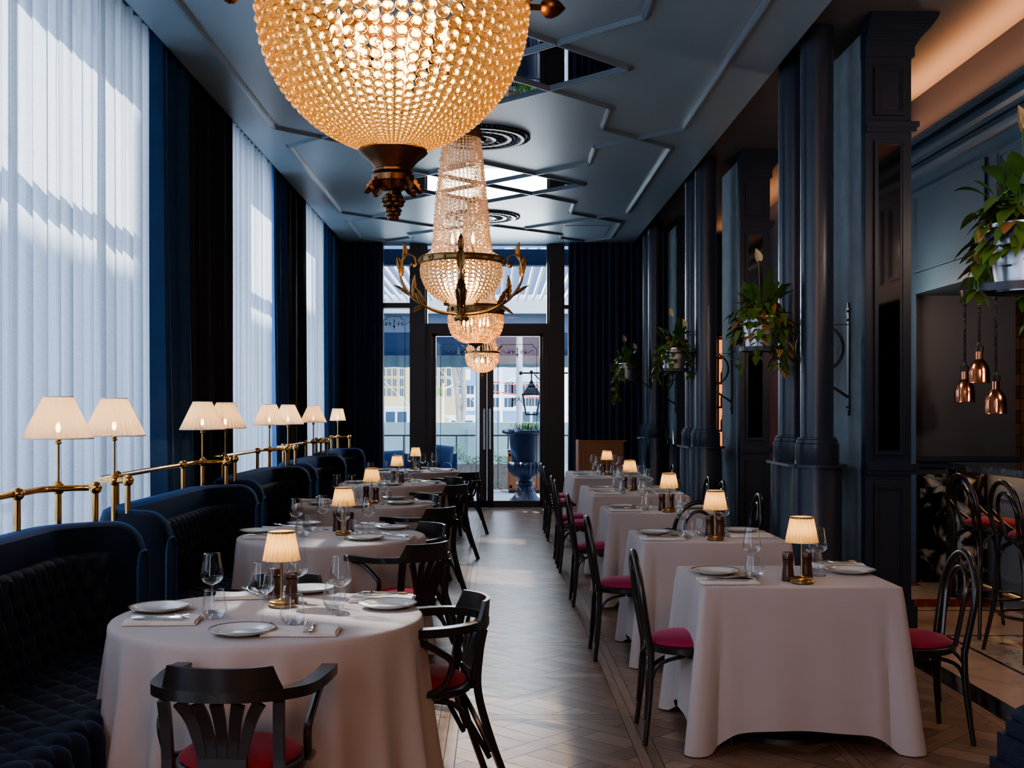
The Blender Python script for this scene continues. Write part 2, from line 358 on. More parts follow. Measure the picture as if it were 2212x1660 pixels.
# ---- parquet floor: one mesh, planks with their own tone and grain direction
def clip(poly, x0, x1, y0, y1):
    def cut(P_, f):
        out = []
        for i in range(len(P_)):
            a, b = P_[i], P_[(i+1) % len(P_)]; fa, fb = f(a), f(b)
            if fa >= 0: out.append(a)
            if (fa >= 0) != (fb >= 0):
                t = fa/(fa-fb); out.append((a[0]+(b[0]-a[0])*t, a[1]+(b[1]-a[1])*t))
        return out
    for f in (lambda p: p[0]-x0, lambda p: x1-p[0], lambda p: p[1]-y0, lambda p: y1-p[1]):
        poly = cut(poly, f)
        if len(poly) < 3: return []
    return poly
def make_floor():
    rnd = random.Random(3); V = []; F = []; tone = []; grain = []
    g = .0016
    def put(poly, ang, t=None):
        if len(poly) < 3: return
        area = abs(sum(poly[i][0]*poly[(i+1) % len(poly)][1]-poly[(i+1) % len(poly)][0]*poly[i][1] for i in range(len(poly))))/2
        if area < .0003: return
        o = len(V); t = rnd.random() if t is None else t; off = rnd.random()*9
        ca, sa = cos(ang), sin(ang)
        for p in poly:
            V.append((p[0], p[1], 0)); grain.append((p[0]*ca+p[1]*sa+off, -p[0]*sa+p[1]*ca+off*3, 0)); tone.append(t)
        F.append(tuple(range(o, o+len(poly))))
    S = .92; bw = .10; bx = -.23; by = 5.87; p = .82*sqrt(2)/3; w = .112
    c45 = cos(pi/4)
    X0, X1, Y0, Y1 = -2.6, 2.55, -2.9, 18.55
    k0, k1 = -3, 4; j0, j1 = -10, 14
    for k in range(k0, k1):
        for j in range(j0, j1):
            x0, x1 = bx+k*S+bw/2, bx+(k+1)*S-bw/2; y0, y1 = by+j*S+bw/2, by+(j+1)*S-bw/2
            ax0, ax1, ay0, ay1 = max(x0, X0), min(x1, X1), max(y0, Y0), min(y1, Y1)
            if ax1 <= ax0 or ay1 <= ay0: continue
            cx, cy = (x0+x1)/2, (y0+y1)/2
            def rot(u0, u1, v0, v1, ang):
                pl = [(cx+(u-v)*c45, cy+(u+v)*c45) for (u, v) in ((u0+g, v0+g), (u1-g, v0+g), (u1-g, v1-g), (u0+g, v1-g))]
                put(clip(pl, ax0+g, ax1-g, ay0+g, ay1-g), ang)
            for i in range(-4, 4):
                for q in range(-4, 4):
                    u, v = i*p-w/2, q*p-w/2
                    mid = (w+p)/2
                    rot(u+w, u+mid, v+w, v+p, 3*pi/4); rot(u+mid, u+p, v+w, v+p, 3*pi/4)
                    if (i+q) % 2: rot(u+w, u+2*p, v, v+w, pi/4)
                    else: rot(u, u+w, v+w, v+2*p, 3*pi/4)
    for k in range(k0, k1+1):           # long borders, two staves wide
        for j in range(j0, j1+1):
            for h in (0, 1):
                put(clip([(bx+k*S-bw/2+h*bw/2+g, by+j*S+g), (bx+k*S+h*bw/2-g, by+j*S+g), (bx+k*S+h*bw/2-g, by+(j+1)*S-g), (bx+k*S-bw/2+h*bw/2+g, by+(j+1)*S-g)], X0, X1, Y0, Y1), pi/2)
    for k in range(k0, k1):
        for j in range(j0, j1+1):
            put(clip([(bx+k*S+bw/2+g, by+j*S-bw/2+g), (bx+(k+1)*S-bw/2-g, by+j*S-bw/2+g), (bx+(k+1)*S-bw/2-g, by+j*S+bw/2-g), (bx+k*S+bw/2+g, by+j*S+bw/2-g)], X0, X1, Y0, Y1), 0)
    me = bpy.data.meshes.new('floor'); me.from_pydata(V, [], F)
    a = me.attributes.new('tone', 'FLOAT', 'POINT'); a.data.foreach_set('value', tone)
    a = me.attributes.new('grain', 'FLOAT_VECTOR', 'POINT'); a.data.foreach_set('vector', [c for q in grain for c in q])
    me.materials.append(M['parquet']); o = link('floor', me); o['kind'] = 'structure'; o['label'] = 'oak parquet floor laid in panels of woven diagonal staves'
make_floor()
struct('floor_base', MB().box(-2.8, 7.6, -3, 18.75, -.12, -.0012), 'gap', label='dark joint bed under the parquet')
# ---- marble floor of the bar side
def poly(mb, pts, z): mb.add([(x, y, z) for x, y in pts], [tuple(range(len(pts)))], False)
mb = MB(); poly(mb, [(2.55, -2.9), (7.5, -2.9), (7.5, 18.6), (2.55, 18.6)], .0); mb.box(2.7, 7.5, -2.9, 18.6, -.001, .0008)
struct('floor_marble', mb, 'marblecream', label='cream marble floor beside the bar')
mb = MB(); mb.box(2.55, 2.71, -2.9, 18.6, 0, .002); mb.box(3.10, 3.125, -2.9, 7.95, 0, .002); mb.box(3.10, 7.5, 7.94, 7.965, 0, .002); mb.box(2.71, 7.5, 8.95, 8.975, 0, .002)
struct('floor_border', mb, 'marbleblack', label='black marble border strips in the floor')
mb = MB(); poly(mb, [(3.14, -1), (7.4, -1), (7.4, 7.93), (3.14, 7.93)], .0015); poly(mb, [(2.72, 9.0), (7.4, 9.0), (7.4, 9.12), (2.72, 9.12)], .0016); 
for k in range(5): poly(mb, [(2.75+k*.22, 9.55), (2.93+k*.22, 9.55), (3.10+k*.22, 10.2), (2.92+k*.22, 10.2)], .0016)
struct('floor_inlay', mb, 'marblewhite', label='white veined marble inlay in the floor')
mb = MB()
for k in range(5): poly(mb, [(3.35, 7.7-k*1.5), (4.4, 7.7-k*1.5), (3.9, 6.65-k*1.5)], .003)
poly(mb, [(2.72, 9.13), (7.4, 9.13), (7.4, 9.5), (2.72, 9.5)], .003); poly(mb, [(2.72, 10.25), (3.8, 10.25), (3.8, 10.5), (2.72, 10.5)], .003)
struct('floor_tile', mb, 'marblered', label='red marble triangles and bands in the floor')
# ---- ceiling
mb = MB().box(-2.41, XR, -3, YE+.1, CZ, CZ+.17); mb.box(-2.95, -2.38, -3, YE+.1, 4.405, 4.6)
struct('ceiling', mb, 'ceiling', label='blue grey painted dropped ceiling')
struct('ceiling_upper', MB().box(XR, 7.6, -3, YE+.1, 4.38, 4.55), 'soffit', label='higher dark ceiling over the columns and bar')
XC = -.15
def moulding_run(mb, pts, closed=False):
    n = len(pts); segs = [(pts[i], pts[(i+1) % n]) for i in range(n if closed else n-1)]
    for (a, b) in segs:
        A = Vector((a[0], a[1], 0)); B = Vector((b[0], b[1], 0)); d = (B-A); L = d.length; ang = atan2(d.y, d.x)
        for (w, h) in ((.055, .012), (.036, .024), (.014, .030)):
            mb.box(-L/2-w/2, L/2+w/2, -w/2, w/2, -h, .001, Matrix.Translation(((A.x+B.x)/2, (A.y+B.y)/2, CZ)) @ Matrix.Rotation(ang, 4, 'Z'))
mb = MB()
for m_ in range(-1, 3):
    ym = 6.67+4.6*m_
    for sx in (-1, 1):
        a, b, c, d = 1.92, 1.16, .38, 1.14
        if m_ < 2:
            moulding_run(mb, [(XC+sx*a, ym+c), (XC+sx*a, ym+4.6-c)])
            moulding_run(mb, [(XC+sx*a, ym+c), (XC+sx*b, ym-c), (XC+sx*b, ym-d)]) if m_ > -1 else None
            moulding_run(mb, [(XC+sx*a, ym-c), (XC+sx*b, ym+c), (XC+sx*b, ym+d), (XC, ym+2.3), (XC-sx*b, ym+4.6-d)])
        else:
            moulding_run(mb, [(XC+sx*a, ym+c), (XC+sx*a, ym+1.85), (XC+sx*1.54, ym+2.2), (XC+sx*1.14, ym+1.85), (XC+sx*1.14, ym+1.5), (XC-sx*.2, ym+.45)])
            moulding_run(mb, [(XC+sx*a, ym+c), (XC+sx*b, ym-c), (XC+sx*b, ym-d)])
            moulding_run(mb, [(XC+sx*a, ym-c), (XC+sx*.6, ym+.9)])
for k in (0, 1, 2):
    yc = 4.37+4.6*k
    moulding_run(mb, [(XC+1.19, yc), (XC, yc+1.19), (XC-1.19, yc), (XC, yc-1.19)], True)
struct('trim_1', mb, 'moulding', label='geometric plaster mouldings running across the ceiling')
for k in (0, 1, 2):
    yc = 4.37+4.6*k; mb = MB(); mb.prism([(XC+1.17, yc), (XC, yc+1.17), (XC-1.17, yc), (XC, yc-1.17)], CZ-.006, CZ+.002)
    o = mb.build('ceiling_mirror', 'mirror')
    tag(o, ['diamond ceiling mirror above the big near crystal bowl', 'diamond ceiling mirror between the first two plaster roses, reflecting the urn', 'diamond ceiling mirror near the doors, reflecting the door panes'][k], 'mirror', 'diamond mirrors on the ceiling')
def medallion(y):
    mb = MB()
    mb.lathe([(.02, -.05), (.06, -.055), (.08, -.03), (.12, -.02), (.15, -.035), (.18, -.035), (.20, -.012), (.27, -.012), (.29, -.03), (.33, -.03), (.345, -.012), (.40, -.010), (.42, -.032), (.455, -.034), (.47, -.010), (.50, -.006), (.51, 0)], 48)
    for (n_, r_, s_) in ((64, .50, .014), (36, .37, .022), (20, .235, .026), (12, .10, .022), (36, .312, .012)):
        for i in range(n_):
            a = 2*pi*i/n_; mb.sphere((r_*cos(a), r_*sin(a), -.014), s_, 6, 4, .7)
    for i in range(18):
        a = 2*pi*i/18; mb.tube([(.20*cos(a), .20*sin(a), -.02), (.24*cos(a+.1), .24*sin(a+.1), -.034), (.285*cos(a-.06), .285*sin(a-.06), -.02)], [.016, .010, .004], 6)
    return mb
for i, y in enumerate((2.1, 6.67, 11.27, 15.85)):
    o = medallion(y).build('ceiling_medallion', 'medallion'); o.location = (XC-.02, y, CZ)
    tag(o, ['ornate round plaster rose above the first chandelier', 'ornate round plaster rose above the scroll-armed chandelier', 'large ornate plaster rose on the ceiling beside the tent of the second chandelier', 'smaller looking ornate plaster rose nearest the glass doors'][i], 'ceiling rose', 'plaster roses on the ceiling')
o = MB().box(1.0, 1.65, 16.62, 17.5, CZ-.008, CZ+.001).build('ceiling_hatch', 'ceiling'); tag(o, 'square access hatch in the ceiling near the doors', 'hatch')
# ---- left wall: piers between tall windows
mb = MB()
for y0, y1 in ((-3, .9), (8.95, 10.75), (13.4, 15.0), (17.2, 18.7)): mb.box(-2.95, -2.62, y0, y1, 0, 4.4)
mb.box(-2.95, -2.62, -3, 18.7, 0, .12); mb.box(-2.95, -2.62, -3, 18.7, 4.25, 4.6)
struct('wall_left', mb, 'wallblue', label='left wall piers behind the curtains')
for i, (y0, y1) in enumerate(((.9, 8.95), (10.75, 13.4), (15.0, 17.2))):
    mb = MB(); n = max(2, round((y1-y0)/1.25))
    for k in range(n+1):
        y = y0+(y1-y0)*k/n; mb.box(-2.86, -2.78, y-.035, y+.035, .12, 4.25)
    for z in (.15, 1.0, 3.1, 4.2): mb.box(-2.86, -2.78, y0, y1, z-.03, z+.03)
    o = struct('window_%d' % (i+1), mb, 'blackframe'); o['label'] = 'tall window frame behind the sheer curtain'
    struct('pane', MB().box(-2.825, -2.815, y0, y1, .12, 4.25), 'pane', o)
# ---- curtains
def curtain(name, y0, y1, mat, label, fold=.17, amp=.06, x=-2.53, x_bot=None, seed=0, group=None, axis='y', flare=0):
    rnd = random.Random(seed); L = y1-y0; n = max(3, round(L/fold)); ph = [rnd.uniform(-.5, .5) for _ in range(n+2)]; am = [rnd.uniform(.6, 1.25) for _ in range(n+2)]
    def fn(u, v):
        s = u*n; i = min(int(s), n); f = s-i
        p = ph[i]*(1-f)+ph[i+1]*f; a = am[i]*(1-f)+am[i+1]*f
        z = CZ+.10-(CZ+.095)*v
        d = amp*a*(.6+.4*v)*sin(2*pi*s+p*v*1.6) + amp*.35*sin(2*pi*s*2.3+p*3)*(1-.4*v)
        t = y0+L*u+.25*amp*sin(4*pi*s+p)-flare*v*v*(1-u)
        w = x+d+(flare*.6*v*v)
        return (w, t, z) if axis == 'y' else (t, w, z)
    mb = MB().grid(fn, n*14, 14)
    o = mb.build(name, mat); tag(o, label, 'curtain', group); return o
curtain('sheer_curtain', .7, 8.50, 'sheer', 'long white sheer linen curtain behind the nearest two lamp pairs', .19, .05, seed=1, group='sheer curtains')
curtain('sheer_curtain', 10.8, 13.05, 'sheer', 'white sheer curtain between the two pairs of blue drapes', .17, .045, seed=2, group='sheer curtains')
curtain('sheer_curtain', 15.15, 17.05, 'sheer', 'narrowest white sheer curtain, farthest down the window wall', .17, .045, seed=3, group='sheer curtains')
curtain('velvet_curtain', 8.46, 9.45, 'velvet_lit', 'bright light-painted blue velvet drape beside the long sheer curtain', .2, .07, -2.50, seed=4, flare=.14, group='velvet drapes on the window wall')  # one fabric split into panels with painted lit and shaded tones
curtain('velvet_curtain', 9.45, 10.9, 'velvet', 'shade-darkened velvet drape on the first wall pier', .16, .06, -2.50, seed=5, group='velvet drapes on the window wall')
curtain('velvet_curtain', 13.0, 13.75, 'velvet_lit', 'bright light-painted blue velvet drape after the second sheer curtain', .18, .06, -2.50, seed=6, flare=.1, group='velvet drapes on the window wall')
curtain('velvet_curtain', 13.75, 15.2, 'velvet', 'shade-darkened velvet drape on the second wall pier', .16, .06, -2.50, seed=7, group='velvet drapes on the window wall')
curtain('velvet_curtain', 17.0, 18.25, 'velvet_lit', 'light-painted blue velvet drape in the far left corner of the room', .18, .06, -2.50, seed=8, group='velvet drapes on the window wall')
curtain('velvet_curtain', -2.42, -1.80, 'drape', 'dark drape left of the glass doors', .11, .045, 18.30, seed=9, axis='x', group='drapes on the door wall')
curtain('velvet_curtain', 1.19, 2.30, 'drape', 'dark drape right of the glass doors', .11, .045, 18.28, seed=10, axis='x', group='drapes on the door wall')
# ---- end wall and doors (all at y 18.6)
E = lambda px: (px-VPX)*18.6/2500
Zp = lambda py: 1.55-(py-890)*18.6/2500
mb = MB()
mb.box(-2.95, E(826), 18.5, 18.75, 0, 4.5); mb.box(E(1228), 7.6, 18.5, 18.75, 0, 4.6); mb.box(-2.95, 7.6, 18.5, 18.75, 4.3, 4.6)
struct('wall_end', mb, 'navy', label='dark wall around the glass doors')
mb = MB()
for a, b in ((887, 920), (1185, 1218)): mb.box(E(a), E(b), 18.42, 18.78, 0, 4.3)
mb.box(E(825), E(887), 18.5, 18.7, 3.21, 3.29); mb.box(E(825), E(887), 18.5, 18.7, 0, .10); mb.box(E(825), E(829), 18.5, 18.7, 0, 4.3); mb.box(E(1217), E(1228), 18.5, 18.7, 3.2, 3.26); mb.box(E(1217), E(1228), 18.5, 18.7, 0, .5)
mb.box(E(920), E(1185), 18.48, 18.74, 2.80, 2.96); mb.box(E(920), E(934), 18.48, 18.74, 0, 2.8); mb.box(E(1172), E(1185), 18.48, 18.74, 0, 2.8)
mb.box(E(920), E(924), 18.5, 18.7, 2.96, 4.3); mb.box(E(1181), E(1185), 18.5, 18.7, 2.96, 4.3)
struct('door_frame', mb, 'blackframe', label='dark frame and posts of the glazed entrance')
mb = MB()
for a, b, z0, z1 in ((829, 887, .1, 3.21), (829, 887, 3.29, 4.3), (920, 1185, 2.96, 4.3), (1218, 1227, .5, 4.3)): mb.box(E(a), E(b), 18.60, 18.61, z0, z1)
struct('window_4', mb, 'pane', label='fixed glass beside and above the entrance doors')
def etched(mb, x0, x1, z0, z1, y, r=.06, low=True):
    w = .008
    pts = [(x0+r, z1), (x1-r, z1)]+[(x1-r+r*(1-cos(a)) , z1-r*sin(a)) for a in (pi/6, pi/3, pi/2)]
    pts = [(x0+r, z1), (x1-r, z1), (x1-r, z1-r*.6), (x1, z1-r), (x1, z0+r), (x1-r, z0+r*.6), (x1-r, z0), (x0+r, z0), (x0+r, z0+r*.6), (x0, z0+r), (x0, z1-r), (x0+r, z1-r*.6)]
    for i in range(len(pts)):
        a, b = pts[i], pts[(i+1) % len(pts)]; mb.tube([(a[0], y, a[1]), (b[0], y, b[1])], [(w, w)]*2, flat='rect', up=(0, 1, 0))
    cx = (x0+x1)/2; zt = z1-.12
    for s in (-1, 1):
        mb.tube(smooth_path([(cx+s*.03, y, zt), (cx+s*.10, y, zt+.02), (cx+s*.16, y, zt-.02), (cx+s*.23, y, zt+.03), (cx+s*.25, y, zt+.01)], 4), .004, 4)
        for q in (.06, .12): 
            for t in (-.03, 0, .03): mb.tube([(cx+s*q, y, zt-.03), (cx+s*(q+.02+t*.6), y, zt+.05-abs(t))], [.006, .003], 4)
    mb.tube([(cx, y, zt+.07), (cx, y, zt-.10)], [.012, .004], 5); mb.sphere((cx, y, zt-.04), .02, 8, 5)
M['etch'] = pmat('black etched line', (.01, .01, .012), .5)
for i, (a, b, hx) in enumerate(((934, 1052, 1046), (1052, 1172, 1058))):
    mb = MB(); x0, x1 = E(a), E(b); s = .09 if i == 0 else .1
    lw, rw = (E(942)-x0, x1-E(1036)) if i == 0 else (E(1066)-x0, x1-E(1166))
    mb.box(x0+.003, x0+lw, 18.55, 18.66, .012, 2.8); mb.box(x1-rw, x1-.003, 18.55, 18.66, .012, 2.8); mb.box(x0, x1, 18.55, 18.66, .012, .12); mb.box(x0, x1, 18.55, 18.66, 2.76, 2.8)
    o = struct('door_%d' % (i+1), mb, 'blackframe', label=['left leaf of the glazed double door', 'right leaf of the glazed double door'][i])
    struct('glass', MB().box(x0+lw, x1-rw, 18.60, 18.61, .12, 2.76), 'pane', o)
    mb = MB(); hxx = E(hx); mb.tube([(hxx, 18.47, .95), (hxx, 18.47, 1.60)], .016, 10)
    for z in (1.02, 1.53): mb.tube([(hxx, 18.47, z), (hxx, 18.555, z)], .009, 6)
    mb.build('door_handle', 'steelhandle', o)
    mb = MB(); etched(mb, x0+lw+.07, x1-rw-.05, .27, 2.63, 18.592); mb.build('etched_line', 'etch', o)
    if i == 1:
        def text(body, size, loc, parent, mat, rot, _unused=0):
            cu = bpy.data.curves.new('lettering', 'FONT'); cu.body = body; cu.size = size; cu.align_x = 'CENTER'; cu.extrude = .001
            t = bpy.data.objects.new('lettering', cu); COL.objects.link(t); bpy.context.view_layer.update(); me = bpy.data.meshes.new_from_object(t.evaluated_get(bpy.context.evaluated_depsgraph_get())); bpy.data.objects.remove(t)
            me.materials.clear(); me.materials.append(M[mat]); t = link('lettering', me, parent, loc); t.rotation_euler = rot; return t
        text('JAN', .105, (E(1117), 18.625, 1.715), o, 'etch', (pi/2, 0, pi))
        text('BRASSERIE & BAR', .045, (E(1128), 18.625, 1.86), o, 'etch', (pi/2, 0, pi)) if False else None
mb = MB(); etched(mb, E(829)+.0, E(887)-.09, .25, 3.08, 18.592); tag(mb.build('etched_frame', 'etch'), 'etched line frame on the side glass left of the doors', 'glass decoration')
# ---- shell behind and beside
struct('wall_back', MB().box(-2.95, 7.6, -3.1, -3, 0, 4.6), 'backdark', label='dark wall behind the diners')
struct('wall_right', MB().box(7.5, 7.7, -3, 18.7, 0, 4.6), 'backdark', label='far right wall beyond the bar')
struct('wall_bar', MB().box(3.8, 4.0, 10.62, 18.5, 0, 4.4), 'recess', label='dark wall beyond the bar opening')
# bulkhead over the bar
XB = 3.8
mb = MB(); mb.box(XB, XB+.5, -3, 10.62, 2.61, 4.4); mb.box(XB-.012, XB, -3, 10.62, 2.61, 2.66); mb.box(XB-.006, XB, 10.4, 10.62, 0, 2.61)
struct('wall_bulkhead', mb, 'wallblue', label='panelled slate blue bulkhead above the bar')
mb = MB()
def cornice(mb, x, y0, y1, z, prof):
    pts = [(x-a, z+b) for a, b in prof]; n = len(pts)
    vs = [(p[0], y0, p[1]) for p in pts]+[(p[0], y1, p[1]) for p in pts]
    mb.add(vs, [(i, i+1, n+i+1, n+i) for i in range(n-1)], False)
prof = [(0, 0), (.02, .0)]+[(.02+.05*sin(a), .05-.05*cos(a)) for a in [pi*k/10 for k in range(11)]]+[(.02, .12), (.07, .13), (.07, .15), (.10, .17), (.10, .19), (0, .20)]
cornice(mb, XB, -3, 10.6, 3.64, prof)
for k in range(8):
    y1 = 10.42-k*1.72; y0 = y1-1.52; z0, z1 = 2.80, 3.52
    for (w, h) in ((.045, .012), (.024, .022)):
        for (ya, yb, za, zb) in ((y0, y1, z1-w, z1), (y0, y1, z0, z0+w), (y0, y0+w, z0+w, z1-w), (y1-w, y1, z0+w, z1-w)):
            mb.box(XB-h, XB, ya, yb, za, zb)
struct('trim_2', mb, 'wallblue', label='cornice and panel mouldings on the bar bulkhead')
struct('trim_3', MB().box(XB-.13, XB, -3, 10.6, 3.93, 3.96), 'wallblue', label='light cove ledge on the bulkhead')
struct('trim_5', MB().box(XB-.006, XB, -3, 10.6, 3.965, 4.378), 'recess', label='frieze sheet above the cove ledge, darkened as if unlit')  # dark sheet added so the frieze stays dim beside the cove light
# bar end wall
mb = MB(); mb.box(3.82, 4.75, 10.5, 10.62, 0, 2.62)
struct('wall_bar_end', mb, 'recess', label='dark end wall of the bar recess')
mb = MB(); mb.box(3.80, 4.80, 10.44, 10.52, 1.10, 1.145); mb.box(3.80, 4.78, 10.47, 10.52, 1.04, 1.10); struct('trim_4', mb, 'navy', label='dado rail on the bar end wall')
struct('wall_marble', MB().box(3.86, 4.60, 10.46, 10.505, 0, .98), 'marbledark', label='dark veined marble facing below the dado rail')
struct('wall_tiles', MB().box(4.75, 7.4, 11.3, 11.42, 0, 2.62), 'goldtile', label='gold glazed tile wall behind the bar')
struct('ceiling_bar', MB().box(4.3, 7.5, -3, 11.4, 2.61, 2.7), 'backdark', label='low dark ceiling over the bar')
# ---- pilaster piers and columns
def panel_frame(mb, x0, x1, z0, z1, y, t=.03):
    for (w, h) in ((t, .014), (t*.55, .024)):
        for (a, b, c, d) in ((x0, x1, z1-w, z1), (x0, x1, z0, z0+w), (x0, x0+w, z0+w, z1-w), (x1-w, x1, z0+w, z1-w)): mb.box(a, b, y-h, y, c, d)
PY = (4.0, 8.28, 12.56, 16.84)
for i, y in enumerate(PY):
    mb = MB(); x0, x1 = 2.66, 2.99
    mb.box(x0, x1, y, y+.10, 0, 4.38)
    mb.box(x0-.03, x1+.03, y-.045, y+.1, 0, .16); mb.box(x0-.015, x1+.015, y-.025, y+.1, .16, .20)
    mb.box(x0-.005, x1+.025, y-.03, y+.1, 1.10, 1.13); mb.box(x0-.002, x1+.045, y-.045, y+.1, 1.13, 1.18)
    mb.box(x0-.002, x1+.03, y-.03, y+.1, 3.56, 3.59); mb.box(x0-.002, x1+.045, y-.045, y+.1, 3.59, 3.63)
    mb.box(x0-.005, x1+.02, y-.02, y+.1, 4.10, 4.16)
    for q in range(15):
        f = q/14; e = .13*(f*.35+.65*(f*f*(3-2*f))); mb.box(x0-.005, x1+.02+e, y-.02-e, y+.1, 4.16+.0143*q, 4.176+.0143*q)
    panel_frame(mb, x0+.06, x1-.05, 3.68, 4.03, y); panel_frame(mb, x0+.06, x1-.05, 1.24, 3.50, y); panel_frame(mb, x0+.06, x1-.05, .28, 1.02, y)
    o = struct('pilaster_%d' % (i+1), mb, 'navy', label='panelled navy pilaster facing the camera')
    struct('mirror_panel', MB().box(x0+.09, x1-.08, y-.004, y+.002, 1.27, 3.47), 'darkmirror', o)
    struct('pier', MB().box(x0, x1-.02, y+.10, y+.98, 0, 4.30), 'concrete', o)
def column_pair(yc, label):
    t = thing('column_pair', label, 'columns', (2.37, yc, 0), 0, 'paired navy columns')
    for k, dy in enumerate((0, .66)):
        mb = MB(); n = 40
        mb.lathe([(.235, 0), (.235, .10), (.19, .14), (.18, .16), (.18, 1.145)], n, (0, dy, 0))
        mb.build('drum', 'column', t)
        mb = MB(); mb.lathe([(.158, 1.165), (.160, 1.17), (.160, 1.315), (.150, 1.322), (.150, 1.345), (.138, 1.352), (.138, 1.362), (.120, 1.366)], n, (0, dy, 0)); mb.build('collar', 'column', t)
        MB().lathe([(.120, 1.36), (.120, 4.38)], n, (0, dy, 0)).build('shaft', 'column', t)
    pts = arc(0, 0, .215, pi, 2*pi, 20)+arc(0, .66, .215, 0, pi, 20)
    MB().prism(pts, 1.145, 1.165).build('plate', 'column', t)
    return t
c1 = column_pair(8.5, 'pair of navy round columns behind the second square table')
copy_thing(c1, 'pair of navy round columns beside the nearer four-seat table', (2.34, 12.85, 0))
copy_thing(c1, 'pair of navy round columns in the corner next to the far drape', (2.37, 17.1, 0))
# ---- bar counter
t = thing('bar_counter', 'bar counter with grey marble top and dark marble end panel', 'bar', (0, 0, 0))
mb = MB(); mb.box(3.78, 4.55, 3.0, 9.66, 1.07, 1.125); mb.box(3.78, 3.83, 9.60, 9.66, 0, 1.07); mb.build('countertop', 'marbletop', t)
MB().box(3.83, 4.5, 9.40, 9.62, 0, 1.07).build('end_panel', 'marbledark', t)
mb = MB().box(4.02, 4.45, 3.0, 9.40, .0, 1.07)
for k in range(5):
    y1 = 9.2-k*1.3
    for (ya, yb, za, zb) in ((y1-1.1, y1, .86, .89), (y1-1.1, y1, .22, .25), (y1-1.1, y1-1.07, .25, .86), (y1-.03, y1, .25, .86)): mb.box(4.005, 4.02, ya, yb, za, zb)
mb.build('front_panel', 'barpanel', t)
mb = MB(); mb.tube([(3.86, 3.0, .18), (3.86, 9.42, .18)], .024, 10)
mb.sphere((3.86, 9.42, .18), .03)
for y in (3.6, 4.9, 6.2, 7.5, 8.9): mb.tube([(3.86, y, .0), (3.86, y, .18)], .013, 8); mb.lathe([(.03, 0), (.03, .012), (.013, .02)], 12, (3.86, y, 0))
mb.build('foot_rail', 'brass', t)
MB().box(3.90, 3.93, 3.2, 9.35, 1.060, 1.0695).build('light_strip', 'ledstrip', t)
# back bar seen between column and pier
t = thing('bar_shelf', 'back-lit amber bar shelving seen in the gap between columns and pier', 'shelving', (0, 0, 0))
MB().box(2.95, 3.78, 18.42, 18.48, .9, 2.7).build('back_panel', emit('amber glow panel', (1, .25, .06), .8), t)
mb = MB()
for z in (.9, 1.25, 1.62, 2.0, 2.4, 2.75): mb.box(2.9, 3.8, 18.12, 18.42, z-.015, z+.015)
for x in (2.9, 3.2, 3.5, 3.8): mb.box(x-.012, x+.012, 18.12, 18.42, .0, 2.8)
mb.build('rack', 'rubber', t)
n = 0
for z in (1.265, 1.635, 2.015):
    for k in range(8):
        x = 3.02+k*.09+(.03 if k > 1 else 0)
        if abs((x-2.9) % .3) < .035 or abs((x-2.9) % .3) > .265: continue
        mb = MB().lathe([(.001, 0), (.03, 0), (.03, .14), (.010, .18), (.010, .23), (.001, .23)], 12)
        o = mb.build('bottle', 'marblered'); o.location = (x, 18.25, z)
        tag(o, 'dark bottle standing on the amber back-lit bar shelf', 'bottle', 'bottles on the amber bar shelf')
# ================================================================== FURNITURE
def proto(key, name, cat, group=None):
    t = thing(name, '', cat, (0, 0, 0), 0, group); PROTO[key] = [t, False, group]; return t
